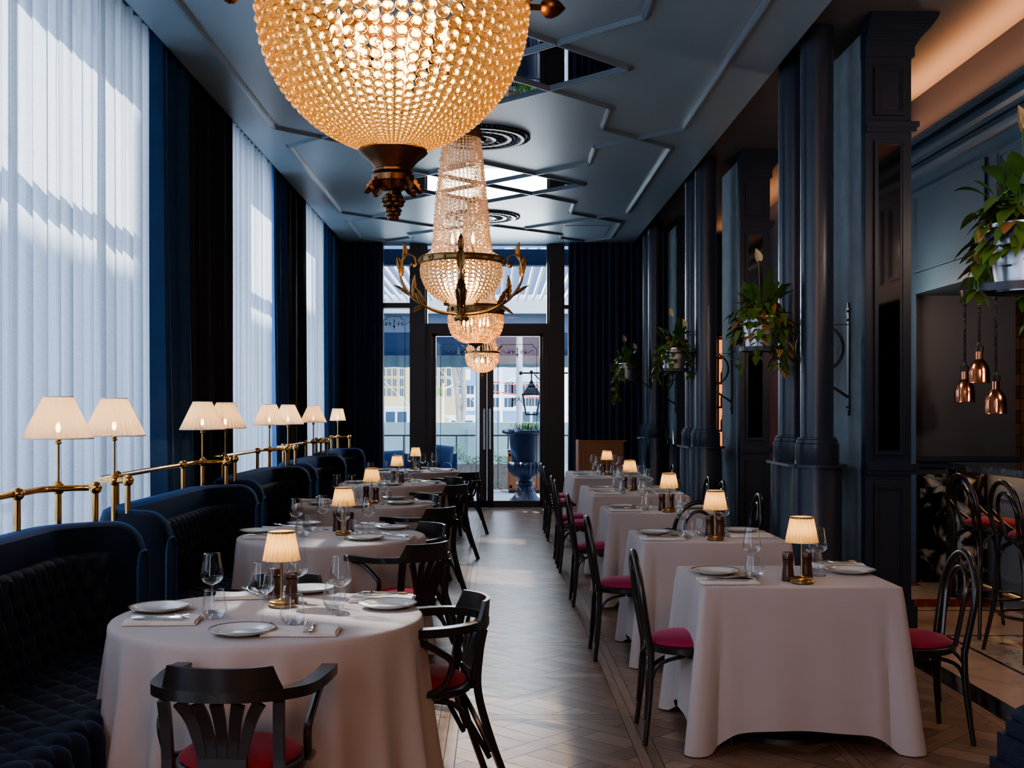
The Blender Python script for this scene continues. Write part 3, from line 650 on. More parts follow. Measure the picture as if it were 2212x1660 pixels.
# ---- bentwood chair: faces +Y
def cushion_prof(r, h): return [(.001, h)]+[(r*sin(a), h*cos(a)) for a in [pi/2*k/8 for k in range(1, 9)]]+[(r*.97, -.006)]
def bent_chair(key, name, cat, seat=.45, top=.89, stool=False, mat='magenta'):
    t = proto(key, name, cat)
    sr = .205
    MB().lathe([(.001, seat-.035), (sr-.012, seat-.035), (sr, seat-.028), (sr, seat-.004), (sr-.01, seat), (.001, seat)], 36).build('seat_frame', 'wood', t)
    MB().lathe([(a, seat+b+.006) for a, b in cushion_prof(sr-.018, .045)], 36).build('cushion', mat, t)
    lean = .068; tz = top
    def hoop(hw0, hw1, z0, z1, y0, y1, r0, r1):
        pts = []; 
        n = 16
        for k in range(6):
            f = k/6; pts.append((-(hw0+(hw1-hw0)*f), y0+(y1-y0)*f*.55, z0+(z1-hw1*1.25-z0)*f))
        for k in range(n+1):
            a = pi-pi*k/n; zz = z1-hw1*1.25+hw1*1.25*sin(a) if True else 0
            f = .55+.45*(zz-(z1-hw1*1.25))/(hw1*1.25)
            pts.append((hw1*cos(a), y0+(y1-y0)*f, zz))
        for k in range(5, -1, -1):
            f = k/6; pts.append(((hw0+(hw1-hw0)*f), y0+(y1-y0)*f*.55, z0+(z1-hw1*1.25-z0)*f))
        return pts
    p = hoop(.165, .185, seat-.03, tz-.015, -.19, -.19-lean, 0, 0)
    MB().tube(smooth_path(p, 2), .0165, 10).build('back_frame', 'wood', t)
    p = hoop(.075, .105, seat-.01, tz-.085, -.185, -.185-lean*.9, 0, 0)
    MB().tube(smooth_path(p, 2), .0125, 8).build('inner_hoop', 'wood', t)
    sp = 1.0 if not stool else 1.25
    for sx in (-1, 1):
        MB().tube(smooth_path([(sx*.165, -.19, seat), (sx*.172, -.195, seat*.55), (sx*.195*sp, -.222*sp**.5, 0)], 5), [(.0165-.0045*k/10) for k in range(11)], 10).build('leg', 'wood', t)
        MB().tube(smooth_path([(sx*.145, .125, seat-.03), (sx*.155, .14, seat*.55), (sx*.185*sp, .185*sp, 0)], 5), [(.0175-.005*k/10) for k in range(11)], 10).build('leg', 'wood', t)
    h = seat*(.50 if not stool else .66)
    for a, b in (((-.155, .14), (-.02, .17)), ((.155, .14), (.02, .17)), ((-.16, .13), (-.17, -.02)), ((.16, .13), (.17, -.02)), ((-.168, -.195), (-.165, -.03)), ((.168, -.195), (.165, -.03)), ((-.165, -.205), (-.03, -.19)), ((.165, -.205), (.03, -.19))):
        ex = (a[0]+b[0])/2*.92+ .08*a[0], (a[1]+b[1])/2
        MB().tube(smooth_path([(a[0]*1.06, a[1]*1.06, h-.11), (a[0]*1.02, a[1]*1.02, h), (a[0]*.78+b[0]*.22, a[1]*.78+b[1]*.22, h+(seat-h)*.62), (b[0], b[1], seat-.040)], 5), .0095, 7).build('brace', 'wood', t)
    if stool:
        MB().tube([(x, y-.02, .26) for x, y in arc(0, 0, .225, 0, 2*pi, 32)[:-1]], .010, 8, closed=True).build('foot_ring', 'wood', t)
        for sx in (-1, 1): MB().tube(smooth_path([(sx*.172, -.24, seat+.17), (sx*.19, -.14, seat+.07), (sx*.20, -.02, seat+.0), (sx*.18, .08, seat-.02)], 5), .010, 7).build('arm_brace', 'wood', t)
bent_chair('chair', 'bentwood_chair', 'chair')
bent_chair('stool', 'bar_stool', 'bar stool', .76, 1.12, True, 'redvelvet')
# ---- bistro armchair: faces +Y
def armchair(key='armchair'):
    t = proto(key, 'bistro_armchair', 'armchair')
    seat = .45
    MB().lathe([(.001, seat-.04), (.195, seat-.04), (.21, seat-.03), (.212, seat-.006), (.20, seat), (.001, seat)], 36).build('seat_frame', 'wood', t)
    MB().lathe([(a, seat+b+.006) for a, b in cushion_prof(.192, .045)], 36).build('cushion', 'redvelvet', t)
    # U-shaped arm rail at z .69
    hw = .236; zr = .69
    pl = [(-hw-.012, .20, zr-.005), (-hw-.014, .08, zr), (-hw-.004, -.04, zr)]
    for k in range(1, 12):
        a = pi+pi*k/12; pl.append((hw*cos(a), -.06+.21*sin(a), zr+.012*abs(sin(a))))
    pl += [(hw+.004, -.04, zr), (hw+.014, .08, zr), (hw+.012, .20, zr-.005)]
    P_ = smooth_path(pl, 6); n = len(P_)
    MB().tube(P_, [((.026+.026*min(1, abs(2*k/(n-1)-1)*1.4)), .034) for k in range(n)], flat='rect', up=(0, 0, 1)).build('arm_rail', 'wood', t)
    # crest on the rail
    mb = MB(); N_ = 48
    def crest(th, z, off):
        a = 1.5*pi+th; rr = 1+off
        return ((hw*rr)*cos(a), -.06+(.21*rr)*sin(a)-.10*(z-zr), z)
    th1 = .86; vs = []; fs = []
    for k in range(N_+1):
        f = -1+2*k/N_; th = f*th1; q = abs(f)
        top = zr+.098 if q < .84 else zr+.098-.075*((q-.84)/.16)**.8
        zb = zr+.010
        for (z, off) in ((zb, -.035), (top, -.03), (top, .045), (zb, .055)): vs.append(crest(th, z, off))
    for k in range(N_):
        for j in range(4): fs.append((k*4+j, (k+1)*4+j, (k+1)*4+(j+1) % 4, k*4+(j+1) % 4))
    fs += [(0, 1, 2, 3), tuple(N_*4+j for j in (3, 2, 1, 0))]
    mb.add(vs, fs, False).build('crest_rail', 'wood', t)
    # bottom block and five fanned splats
    yb = -.205
    MB().box(-.075, .075, yb-.014, yb+.012, seat-.03, seat+.05).build('splat_block', 'wood', t)
    for k in range(-2, 3):
        th = k*.27; a = 1.5*pi+th
        x1, y1 = hw*cos(a), -.06+.21*sin(a)
        x0 = k*.0295
        pts = smooth_path([(x0, yb, seat+.045), (x0*1.25, yb-.008, seat+.11), (x0+(x1-x0)*.55, yb+(y1-yb)*.5, seat+.175), (x1, y1, zr-.012)], 4)
        m = len(pts); MB().tube(pts, [((.029+.012*(i/(m-1))**1.2), .012) for i in range(m)], flat='rect', up=(0, 1, 0)).build('splat', 'wood', t)
    for sx in (-1, 1):
        # rear legs run up to the rail
        MB().tube(smooth_path([(sx*.215, -.335, 0), (sx*.19, -.255, .22), (sx*.172, -.20, seat-.02), (sx*.172, -.205, .58), (sx*.176, -.222, zr-.01)], 5), [(.032, .026)]*21, flat='rect', up=(0, 1, 0)).build('leg', 'wood', t)
        MB().tube(smooth_path([(sx*.15, .135, seat-.03), (sx*.162, .155, .25), (sx*.185, .20, 0)], 5), [(.0185-.005*k/10) for k in range(11)], 10).build('leg', 'wood', t)
        # arm support: bent from under the arm back and down to the seat side
        MB().tube(smooth_path([(sx*(hw+.006), .155, zr-.022), (sx*(hw+.006), .06, zr-.034), (sx*(hw+.002), -.035, zr-.085), (sx*(hw-.004), -.078, .56), (sx*.226, -.045, .475), (sx*.216, .03, .438), (sx*.205, .12, .425)], 5), .0135, 8).build('arm_support', 'wood', t)
        MB().tube(smooth_path([(sx*.168, .16, .19), (sx*.165, .12, .33), (sx*.165, .03, .395), (sx*.17, -.05, .40), (sx*.18, -.13, .36), (sx*.20, -.24, .17)], 5), .011, 7).build('brace', 'wood', t)
    MB().tube(smooth_path([(-.16, .165, .19), (-.13, .17, .34), (0, .165, .40), (.13, .17, .34), (.16, .165, .19)], 5), .011, 7).build('brace', 'wood', t)
    MB().tube(smooth_path([(-.19, -.25, .19), (-.13, -.19, .34), (0, -.17, .40), (.13, -.19, .34), (.19, -.25, .19)], 5), .011, 7).build('brace', 'wood', t)
armchair()
# ---- tableware prototypes
def px_plate():
    t = proto('plate', 'dinner_plate', 'plate')
    MB().lathe([(.001, .006), (.072, .006), (.078, .009), (.085, .013), (.119, .021)], 40).build('plate_top', 'china', t)
    MB().lathe([(.119, .021), (.1205, .0195), (.118, .0165), (.085, .007), (.074, 0), (.001, .0)], 40).build('underside', 'china', t)
    MB().lathe([(.1155, .0212), (.1195, .0222), (.1208, .0205)], 40).build('rim_line', 'brassdark', t)
px_plate()
def px_wine():
    t = proto('wine', 'wine_glass', 'wine glass')
    MB().lathe([(.031, .232), (.0345, .205), (.0400, .172), (.0445, .146), (.0435, .136), (.034, .122), (.018, .1125), (.006, .108), (.0042, .100), (.0038, .06), (.0040, .014), (.007, .006), (.018, .0035), (.036, .0016), (.0375, .0005), (.001, .0003)], 28).build('bowl', 'glass', t)
    MB().lathe([(.0302, .2318), (.0312, .2328), (.0318, .2315)], 28).build('rim', 'glassrim', t)
    MB().lathe([(.038, .0006), (.0365, .0028), (.030, .0034)], 28).build('foot', 'glassrim', t)
def px_tumbler():
    t = proto('tumbler', 'water_glass', 'water glass')
    MB().lathe([(.037, .108), (.041, .080), (.0475, .046), (.0485, .036), (.044, .022), (.034, .006), (.028, .0005), (.018, .004), (.008, .016), (.001, .019)], 28).build('bowl', 'glass', t)
    MB().lathe([(.0364, .108), (.0372, .109), (.0378, .1075)], 28).build('rim', 'glassrim', t)
    MB().lathe([(.0455, .026), (.036, .008), (.029, .0008)], 28).build('base_ring', 'glassrim', t)
M['glassrim'] = glassmat('glass rim', (.86, .88, .90), (1, 1, 1), .14, .9, 1.5)
px_wine(); px_tumbler()
def px_napkin():
    t = proto('napkin', 'linen_napkin', 'napkin')
    def layer(z0, z1, x0, x1, y0, y1, sd):
        def top(u, v, z): 
            return (x0+(x1-x0)*u+.002*sin(v*9+sd), y0+(y1-y0)*v+.003*sin(u*8+sd), z+.0035*sin(u*7+sd)*v+.002*sin(v*6+u*4))
        m = MB(); n = 10
        m.grid(lambda u, v: top(u, v, z1), n, n); 
        o = len(m.v); k = n+1
        m.add([(x, y, z0+(z-z1)*.2) for (x, y, z) in m.v[:k*k]], [])
        edge = [(i*k, (i+1)*k) for i in range(n)]+[(n*k+j, n*k+j+1) for j in range(n)]+[((n-i)*k+n, (n-i-1)*k+n) for i in range(n)]+[(n-j, n-j-1) for j in range(n)]
        for a, b in edge: m.f.append((a, b, o+b, o+a)); m.sm.append(True)
        return m
    layer(.0, .007, -.10, .10, -.075, .075, 0).build('lower_fold', 'napkin', t)
    layer(.007, .014, -.098, .096, -.073, .070, 2).build('upper_fold', 'napkin', t)
px_napkin()
def px_cutlery():
    t = proto('fork', 'dinner_fork', 'fork')      # lies along +Y, tines at +Y
    MB().tube([(0, -.095, .004), (0, -.06, .007), (0, .0, .005), (0, .035, .010), (0, .052, .014)], [(.0062, .0016), (.0042, .0015), (.0028, .0015), (.004, .0013), (.010, .001)], 8).build('handle', 'steel', t)
    mb = MB()
    for k in range(4):
        x = -.0082+k*.00547; mb.tube([(x, .050, .0135), (x, .075, .010), (x*.95, .10, .015)], [.0016, .0015, .0007], 5)
    mb.build('tines', 'steel', t)
    t = proto('knife', 'table_knife', 'knife')
    MB().tube([(0, -.105, .006), (0, -.09, .007), (0, -.04, .006), (0, -.012, .006)], [.004, .0068, .0058, .0045], 8).build('handle', 'steel', t)
    MB().tube([(0, -.014, .006), (.001, .03, .005), (.002, .08, .005), (-.003, .112, .005)], [(.001, .006), (.001, .0095), (.001, .009), (.0006, .002)], 8, up=(0, 0, 1)).build('blade', 'steel', t)
px_cutlery()
def px_mill():
    for key, nm, h in (('mill', 'pepper_mill', .136), ('saltmill', 'salt_mill', .130)):
        t = proto(key, nm, 'mill')
        MB().lathe([(.001, 0), (.0285, 0), (.0292, .004), (.0280, .03), (.0235, .070), (.0232, .078), (.0255, .098), (.0255, .101)], 24).build('body', 'mill', t)
        MB().lathe([(.0235, .102), (.0262, .104), (.0268, h-.008), (.024, h-.001), (.001, h)], 24).build('cap', 'mill', t)
        if key == 'mill': text('JAN', .012, (0, -.0300, .012), t, 'brassdark', (pi/2, 0, 0))
px_mill()
def px_lamp():
    t = proto('lamp', 'table_lamp', 'table lamp')
    MB().lathe([(.001, 0), (.050, 0), (.054, .003), (.054, .012), (.050, .016), (.052, .018), (.052, .023), (.047, .027), (.012, .029), (.0065, .034), (.0055, .04), (.0055, .235), (.001, .236)], 36).build('base', 'brassdark', t)
    mb = MB(); n = 96; vs = []; K = 6
    for i in range(n):
        a = 2*pi*i/n; w = 1+.042*(1 if (i//2) % 2 else -1)
        for k in range(K+1):
            f = k/K; r = (.074-(.0220)*f)*w; vs.append((r*cos(a), r*sin(a), .190+.116*f))
    mb.add(vs, [(i*(K+1)+k, ((i+1) % n)*(K+1)+k, ((i+1) % n)*(K+1)+k+1, i*(K+1)+k+1) for i in range(n) for k in range(K)], False)
    sh = mb.build('lamp_shade', 'shade', t)
    MB().lathe([(.0540, .301), (.0545, .308), (.052, .3095)], 40).build('trim_ring', 'brassdark', sh)
    MB().lathe([(.052, .3085), (.001, .3085)], 40).build('diffuser', 'shade', sh)
    MB().sphere((0, 0, .25), .013, 10, 8, 1.5).build('bulb', 'filament', t)
    pointlight('lamp_light', (0, 0, .25), 2.2, (1, .52, .18), .012, t)
px_lamp()
# ---- tables
def round_cloth(label, loc, seed, r=.6):
    rnd = random.Random(seed); H = .75; nf = 19; ph = [rnd.uniform(0, 2*pi) for _ in range(4)]; am = [rnd.uniform(.5, 1.3) for _ in range(nf)]
    n = 240; rows = []
    mb = MB()
    def fold(a, t):
        k = a/(2*pi)*nf; i = int(k) % nf; f = k-int(k); A = am[i]*(1-f)+am[(i+1) % nf]*f
        return A*(.5+.5*cos(2*pi*k+.6*sin(3*a+ph[0])))**1.6
    vs = []; prof = [(0, .0005), (.3, .0005), (.55, .0005), (r-.012, 0), (r-.003, -.004), (r+.003, -.012), (r+.005, -.03)]
    ks = len(prof); M_ = 12
    for i in range(n):
        a = 2*pi*i/n
        for (rr, z) in prof: vs.append((max(rr, .0005)*cos(a), max(rr, .0005)*sin(a), H+z))
        for k in range(1, M_+1):
            t = k/M_; g = t**.8
            rr = r+.006+.024*t+fold(a, t)*.092*g-.012*sin(pi*t)
            z = H-.03-(H-.045-.02*sin(5*a+ph[1]))*t
            vs.append((rr*cos(a+.02*t*sin(7*a+ph[2])), rr*sin(a+.02*t*sin(7*a+ph[2])), z))
    K = ks+M_
    mb.add(vs, [(i*K+k, ((i+1) % n)*K+k, ((i+1) % n)*K+k+1, i*K+k+1) for i in range(n) for k in range(K-1)])
    o = mb.build('tablecloth', 'linen'); o.location = loc; tag(o, label, 'tablecloth', 'round white tablecloths'); return o
def square_cloth(label, loc, sx, sy, seed):
    rnd = random.Random(seed); H = .75; mb = MB(); hx, hy = sx/2, sy/2; rc = .02
    per = []                                        # (x,y,nx,ny,corner weight)
    def side(x0, y0, x1, y1, nx, ny, n):
        for k in range(n):
            f = k/n; L = math.hypot(x1-x0, y1-y0); d = min(f, 1-f)*L
            per.append((x0+(x1-x0)*f, y0+(y1-y0)*f, nx, ny, math.exp(-(d/.07)**2), f*L))
    def corner(cx, cy, a0):
        for k in range(8):
            a = a0+pi/2*k/8; per.append((cx+rc*cos(a), cy+rc*sin(a), cos(a), sin(a), 1.0, 0))
    nsx, nsy = int(sx*60), int(sy*60)
    side(-hx+rc, -hy, hx-rc, -hy, 0, -1, nsx); corner(hx-rc, -hy+rc, -pi/2)
    side(hx, -hy+rc, hx, hy-rc, 1, 0, nsy); corner(hx-rc, hy-rc, 0)
    side(hx-rc, hy, -hx+rc, hy, 0, 1, nsx); corner(-hx+rc, hy-rc, pi/2)
    side(-hx, hy-rc, -hx, -hy+rc, -1, 0, nsy); corner(-hx+rc, -hy+rc, pi)
    n = len(per); M_ = 14; ph = [rnd.uniform(0, 6) for _ in range(6)]
    vs = [(0, 0, H)]
    for (x, y, nx, ny, c, s) in per:
        vs.append((x*.9, y*.9, H)); vs.append((x*.985, y*.985, H)); vs.append((x+nx*.003, y+ny*.003, H-.004)); vs.append((x+nx*.006, y+ny*.006, H-.02))
        ex, ey = (1 if x > 0 else -1)/1.414, (1 if y > 0 else -1)/1.414
        for k in range(1, M_+1):
            t = k/M_
            w = sin(s*9+ph[0]+nx*2+ny)*.010*t + sin(s*23+ph[1])*.004*t
            out = .008+.030*t+w*(1-c)
            cc = c*t
            dx = nx*out+ex*.075*cc; dy = ny*out+ey*.075*cc
            dip = math.exp(-((1-c)-.55)**2/.05)*(1 if c < .99 else 0)
            dx -= nx*.040*dip*t; dy -= ny*.040*dip*t
            drop = (H-.095)+.080*min(1, c*1.6)+.014*sin(s*7+ph[2])
            vs.append((x+dx, y+dy, max(.004, H-.02-(drop-.02)*t)))
    K = M_+4
    fs = [(0, 1+i*K, 1+((i+1) % n)*K) for i in range(n)]
    fs += [(1+i*K+k, 1+((i+1) % n)*K+k, 1+((i+1) % n)*K+k+1, 1+i*K+k+1) for i in range(n) for k in range(K-1)]
    fs = [tuple(reversed(f)) for f in fs]
    o = mb.add(vs, fs).build('tablecloth', 'linen'); o.location = loc; tag(o, label, 'tablecloth', 'square white tablecloths'); return o
def dining_table(label, loc, sx, sy, rnd_=False, legs=((0, 0),)):
    t = thing('dining_table', label, 'table', (loc[0], loc[1], 0), 0, 'round dining tables' if rnd_ else 'rectangular dining tables')
    if rnd_: MB().lathe([(.001, .745), (sx, .745), (sx, .715), (.001, .715)], 48).build('tabletop', 'wood', t)
    else: MB().box(-sx/2+.008, sx/2-.008, -sy/2+.008, sy/2-.008, .715, .745).build('tabletop', 'wood', t)
    for (dx, dy) in legs:
        MB().lathe([(.001, .715), (.035, .715), (.035, .04), (.045, .035)], 20, (dx, dy, 0)).build('pedestal', 'iron', t)
        MB().lathe([(.04, .045), (.20, .032), (.262, .022), (.268, .0)], 40, (dx, dy, 0)).build('base', 'rubber', t)
    return t
# ---- booths
def booth(i, y0, y1, dx, label):
    t = thing('banquette', label, 'banquette', (dx, y0, 0), 0, 'curved navy velvet banquettes')
    L = y1-y0; th = .18; xb = -2.17; xe = -1.70; rr = .33
    # centre line, starting at the near end
    def line(off):
        r = rr-off; ya, yb = th/2+off, L-th/2-off; xw = xb+th/2+off-.0
        p = [(xe, ya)]
        n0 = 6; xs = xw+r
        for k in range(1, n0+1): p.append((xe+(xs-xe)*k/n0, ya))
        p += [(xs+r*cos(a), ya+r+r*sin(a)) for a in [1.5*pi-(pi/2)*k/14 for k in range(1, 15)]]
        m = 34
        for k in range(1, m): p.append((xw, ya+r+(yb-ya-2*r)*k/m))
        p += [(xs+r*cos(a), yb-r+r*sin(a)) for a in [pi-(pi/2)*k/14 for k in range(0, 15)]]
        for k in range(1, n0+1): p.append((xs+(xe-xs)*k/n0, yb))
        return p
    H = 1.03
    def resample(p, n):
        d = [0]
        for a, b in zip(p, p[1:]): d.append(d[-1]+math.hypot(b[0]-a[0], b[1]-a[1]))
        out = []; j = 0
        for k in range(n+1):
            s = d[-1]*k/n
            while j < len(d)-2 and d[j+1] < s: j += 1
            f = (s-d[j])/max(1e-9, d[j+1]-d[j]); out.append((p[j][0]+(p[j+1][0]-p[j][0])*f, p[j][1]+(p[j+1][1]-p[j][1])*f, s))
        return out, d[-1]
    cl, LL = resample(line(0), 120)
    mb = MB(); sec = [(-.5, 0), (-.5, .86), (-.46, .935), (-.36, .985), (-.2, 1.0), (.2, 1.0), (.36, .985), (.46, .935), (.5, .86), (.5, 0)]
    vs = []; K = len(sec); re = .14
    for k, (x, y, s) in enumerate(cl):
        a, b = cl[max(0, k-1)], cl[min(len(cl)-1, k+1)]; tx, ty = b[0]-a[0], b[1]-a[1]; l = math.hypot(tx, ty); nx, ny = ty/l, -tx/l   # inward normal: toward the table side
        e = min(s, LL-s); dr = re-sqrt(max(0, re*re-(re-e)**2)) if e < re else 0
        for (o, z) in sec:
            zz = H*z-dr if z > 0 else 0.0; vs.append((x-nx*o*th, y-ny*o*th, max(zz, 0)))
    fs = [(k*K+j, k*K+j+1, (k+1)*K+j+1, (k+1)*K+j) for k in range(len(cl)-1) for j in range(K-1)]
    fs += [tuple(range(K)), tuple((len(cl)-1)*K+j for j in range(K-1, -1, -1))]
    mb.add(vs, fs)
    fr = mb.build('back_frame', 'velvet_booth', t)
    # piping along the end caps
    for (k, sg) in ((0, 1), (len(cl)-1, -1)):
        pts = [vs[k*K+j] for j in range(K)]
        pm = MB(); pm.tube(smooth_path([(p[0]+.002, p[1], p[2]) for p in pts], 3), .006, 5)
        pm.build('piping', 'velvet_lit', fr)
    # tufted inner panel
    inl, LI = resample(line(th/2), 300); mb = MB(); P1, P2 = .112, .083; z0, z1 = .43, .90; nv = 44; vs = []; m0, m1 = 14, 286; th_ = .055
    inl2 = inl[m0:m1+1]
    for k, (x, y, s) in enumerate(inl2):
        a, b = inl2[max(0, k-1)], inl2[min(len(inl2)-1, k+1)]; tx, ty = b[0]-a[0], b[1]-a[1]; l = math.hypot(tx, ty); nx, ny = ty/l, -tx/l
        ss = s-inl2[0][2]; eL = min(ss, inl2[-1][2]-s)
        for j in range(nv+1):
            z = z0+(z1-z0)*j/nv
            u, v = ss/P1, (z-z0)/P2/2
            c1_, c2_ = abs(sin(pi*(u/1+v))), abs(sin(pi*(u/1-v)))
            h = (c1_*c2_)**.38
            if z > z1-.10: 
                q = (z-(z1-.10))/.10; h = h*(1-q)+q*abs(sin(pi*(u+.5*0)))**.35
            edge = min(1, eL/.05)*min(1, (z1-z)/.03+.0); edge = sqrt(max(0, 1-(1-edge)**2))
            dd = (.012+.042*h)*edge
            vs.append((x+nx*dd*sgn, y+ny*dd*sgn, z))
    K = nv+1; nn = len(inl2)
    mb.add(vs, [(k*K+j, (k+1)*K+j, (k+1)*K+j+1, k*K+j+1) for k in range(nn-1) for j in range(nv)])
    mb.build('tufted_back', 'velvet_tuft', t)
    # tufted seat
    xs0, xs1 = xb+.10, -1.47; ya, yb = .12, L-.12
    Lx = xs1-xs0; Lt = Lx+.33
    def seat(u, v):
        s = u*Lt; y = ya+(yb-ya)*v; a, b = s/.078, (y-ya)/.078
        h = (abs(sin(pi*(a*.5+b*.5)))*abs(sin(pi*(a*.5-b*.5))))**.42 if s < Lx+.05 else abs(sin(pi*b*.5))**.3
        r = .05
        if s < Lx-r: x, z, nx, nz = xs0+s, .43, 0, 1
        elif s < Lx-r+r*pi/2: q = (s-(Lx-r))/r; x, z, nx, nz = xs0+Lx-r+r*sin(q), .43-r+r*cos(q), sin(q), cos(q)
        else: x, z, nx, nz = xs1, .43-r-(s-(Lx-r+r*pi/2)), 1, 0
        return (x+nx*.028*h, y, max(.02, z+nz*.028*h))
    mb = MB().grid(seat, 90, 200); mb.build('tufted_seat', 'velvet_tuft', t)
    MB().box(xs0+.02, xs1-.02, ya+.02, yb-.02, 0, .40).build('seat_base', 'velvet_booth', t)
    return t
sgn = 1
def rail(i, y0, y1, dx, label, lamps):
    """brass rail on posts above a booth"""
    t = thing('brass_rail', label, 'rail', (dx, y0, 0), 0, 'brass rails above the banquettes'); L = y1-y0; z = 1.19
    xw = -2.13; xe = -1.925; r = .195; ya, yb = .09, L-.09
    pts = [(xe, ya, z), (xw+r+.0, ya, z)]+[(xw+r+r*cos(a), ya+r+r*sin(a), z) for a in [1.5*pi-pi/2*k/10 for k in range(1, 11)]]+[(xw, ya+r+(yb-ya-2*r)*k/6, z) for k in range(1, 6)]+[(xw+r+r*cos(a), yb-r+r*sin(a), z) for a in [pi-pi/2*k/10 for k in range(0, 11)]]+[(xe, yb, z)]
    # thicken: merge ends
    MB().tube(pts, .0155, 12).build('rail_tube', 'brass', t)
    posts = [(xe, ya), (xw+.12, ya+.02), (xw+.01, ya+.42), (xw+.01, yb-.42), (xw+.10, yb-.02), (xe, yb)]
    posts[1] = (-2.00, ya+.012); posts[4] = (-2.085, yb-.04)
    for (x, y) in posts:
        p = MB().tube([(x, y, .93), (x, y, z)], .0150, 12).build('post', 'brass', t)
        MB().sphere((x, y, z), .031, 20, 14).build('ball_joint', 'brass', p)
    return [(dx+posts[1][0], y0+posts[1][1], z), (dx+posts[4][0], y0+posts[4][1], z)]
def px_raillamp(key, rb, rt, h, mat):
    t = proto(key, 'rail_lamp', 'lamp')
    MB().lathe([(.016, .015), (.016, .03), (.0065, .036), (.0065, .205), (.016, .21), (.018, .216), (.010, .222), (.014, .224), (.014, .262), (.001, .262)], 16).build('stem', 'brass', t)
    mb = MB(); n = 144; vs = []; K = 5
    for i in range(n):
        a = 2*pi*i/n; w = 1+.014*(1 if (i//2) % 2 else -1)
        for k in range(K+1):
            f = k/K; r = (rb+(rt-rb)*f)*w; vs.append((r*cos(a), r*sin(a), .235+h*f))
    mb.add(vs, [(i*(K+1)+k, ((i+1) % n)*(K+1)+k, ((i+1) % n)*(K+1)+k+1, i*(K+1)+k+1) for i in range(n) for k in range(K)], False)
    sh = mb.build('lamp_shade', mat, t)
    mb = MB(); mb.tube([(x, y, .235) for x, y in arc(0, 0, rb, 0, 2*pi, 48)[:-1]], .0030, 5, closed=True); mb.tube([(x, y, .235+h) for x, y in arc(0, 0, rt, 0, 2*pi, 48)[:-1]], .0030, 5, closed=True); mb.build('edge_trim', 'napkin', sh)
    MB().sphere((0, 0, .285), .012, 10, 8, 1.9).build('bulb', 'filament', t)
    pointlight('lamp_light', (0, 0, .285), 5.0, (1, .62, .34), .015, t)
px_raillamp('raillamp', .158, .066, .195, 'shade_big')
px_raillamp('raillamp_small', .115, .075, .17, 'shade_big')
# ================================================================== ARRANGEMENT
# ---- booths, rails and rail lamps
BD = (.03, .0, -.07, -.09, -.18)
ordn = ['nearest', 'second', 'third', 'fourth', 'fifth and farthest']
raillabels = []
for i in range(5):
    y0 = 3.2+2.8*i; y1 = y0+2.4
    booth(i, y0, y1, BD[i], 'curved tufted navy velvet banquette around the %s round table' % ordn[i])
    L = rail(i, y0, y1, BD[i], 'bent brass rail with ball joints above the %s banquette' % ordn[i], None)
    if i < 4:
        if i > 0: place('raillamp', 'pleated ivory lamp on the near end of the rail above the %s banquette' % ordn[i], L[0], random.random(), 'pleated lamps on the brass rails')
        place('raillamp', 'pleated ivory lamp on the far end of the rail above the %s banquette' % ordn[i], L[1], random.random(), 'pleated lamps on the brass rails')
    else: place('raillamp_small', 'small straighter ivory lamp on the farthest brass rail', L[1], 0, 'pleated lamps on the brass rails')
# ---- tables
ROUND = [(-.89, 4.57), (-1.055, 7.5), (-1.15, 10.1), (-1.15, 13.0), (-1.09, 15.75)]
SQ = [(1.40, 5.62, .915, .75), (1.355, 7.42, .91, .76), (1.35, 9.45, .91, .74), (1.385, 11.75, .92, 1.62), (1.43, 14.8, .95, 1.75)]
ro = ['nearest', 'second', 'third', 'fourth', 'farthest']
RN = ['%s round table' % a for a in ro]; SN = ['nearest square table', 'second square table', 'third square table', 'nearer four-seat table', 'farther four-seat table']
for i, (x, y) in enumerate(ROUND):
    dining_table('round pedestal table under the white cloth of the %s' % RN[i], (x, y), .585, 0, True)
    round_cloth('round white tablecloth hanging to the floor on the %s' % RN[i], (x, y, 0), 11+i)
for i, (x, y, sx, sy) in enumerate(SQ):
    dining_table('pedestal table under the cloth of the %s' % SN[i], (x, y), sx, sy, False, ((0, 0),) if sy < 1 else ((0, -.4), (0, .4)))
    square_cloth('white tablecloth with hanging corner folds on the %s' % SN[i], (x, y, 0), sx, sy, 31+i)
TZ = .7525
def P2(px, py): x, y = at(px, py, .75); return (x, y, TZ)
cnt = 0
def put(key, loc, label, rz=0, dz=0, group=None):
    return place(key, label, (loc[0], loc[1], TZ+dz), rz, group)
GP = {'plate': 'dinner plates', 'wine': 'wine glasses', 'tumbler': 'stemless water glasses', 'napkin': 'folded napkins', 'fork': 'dinner forks', 'knife': 'table knives', 'lamp': 'pleated brass table lamps', 'mill': 'pepper mills', 'saltmill': 'salt mills'}
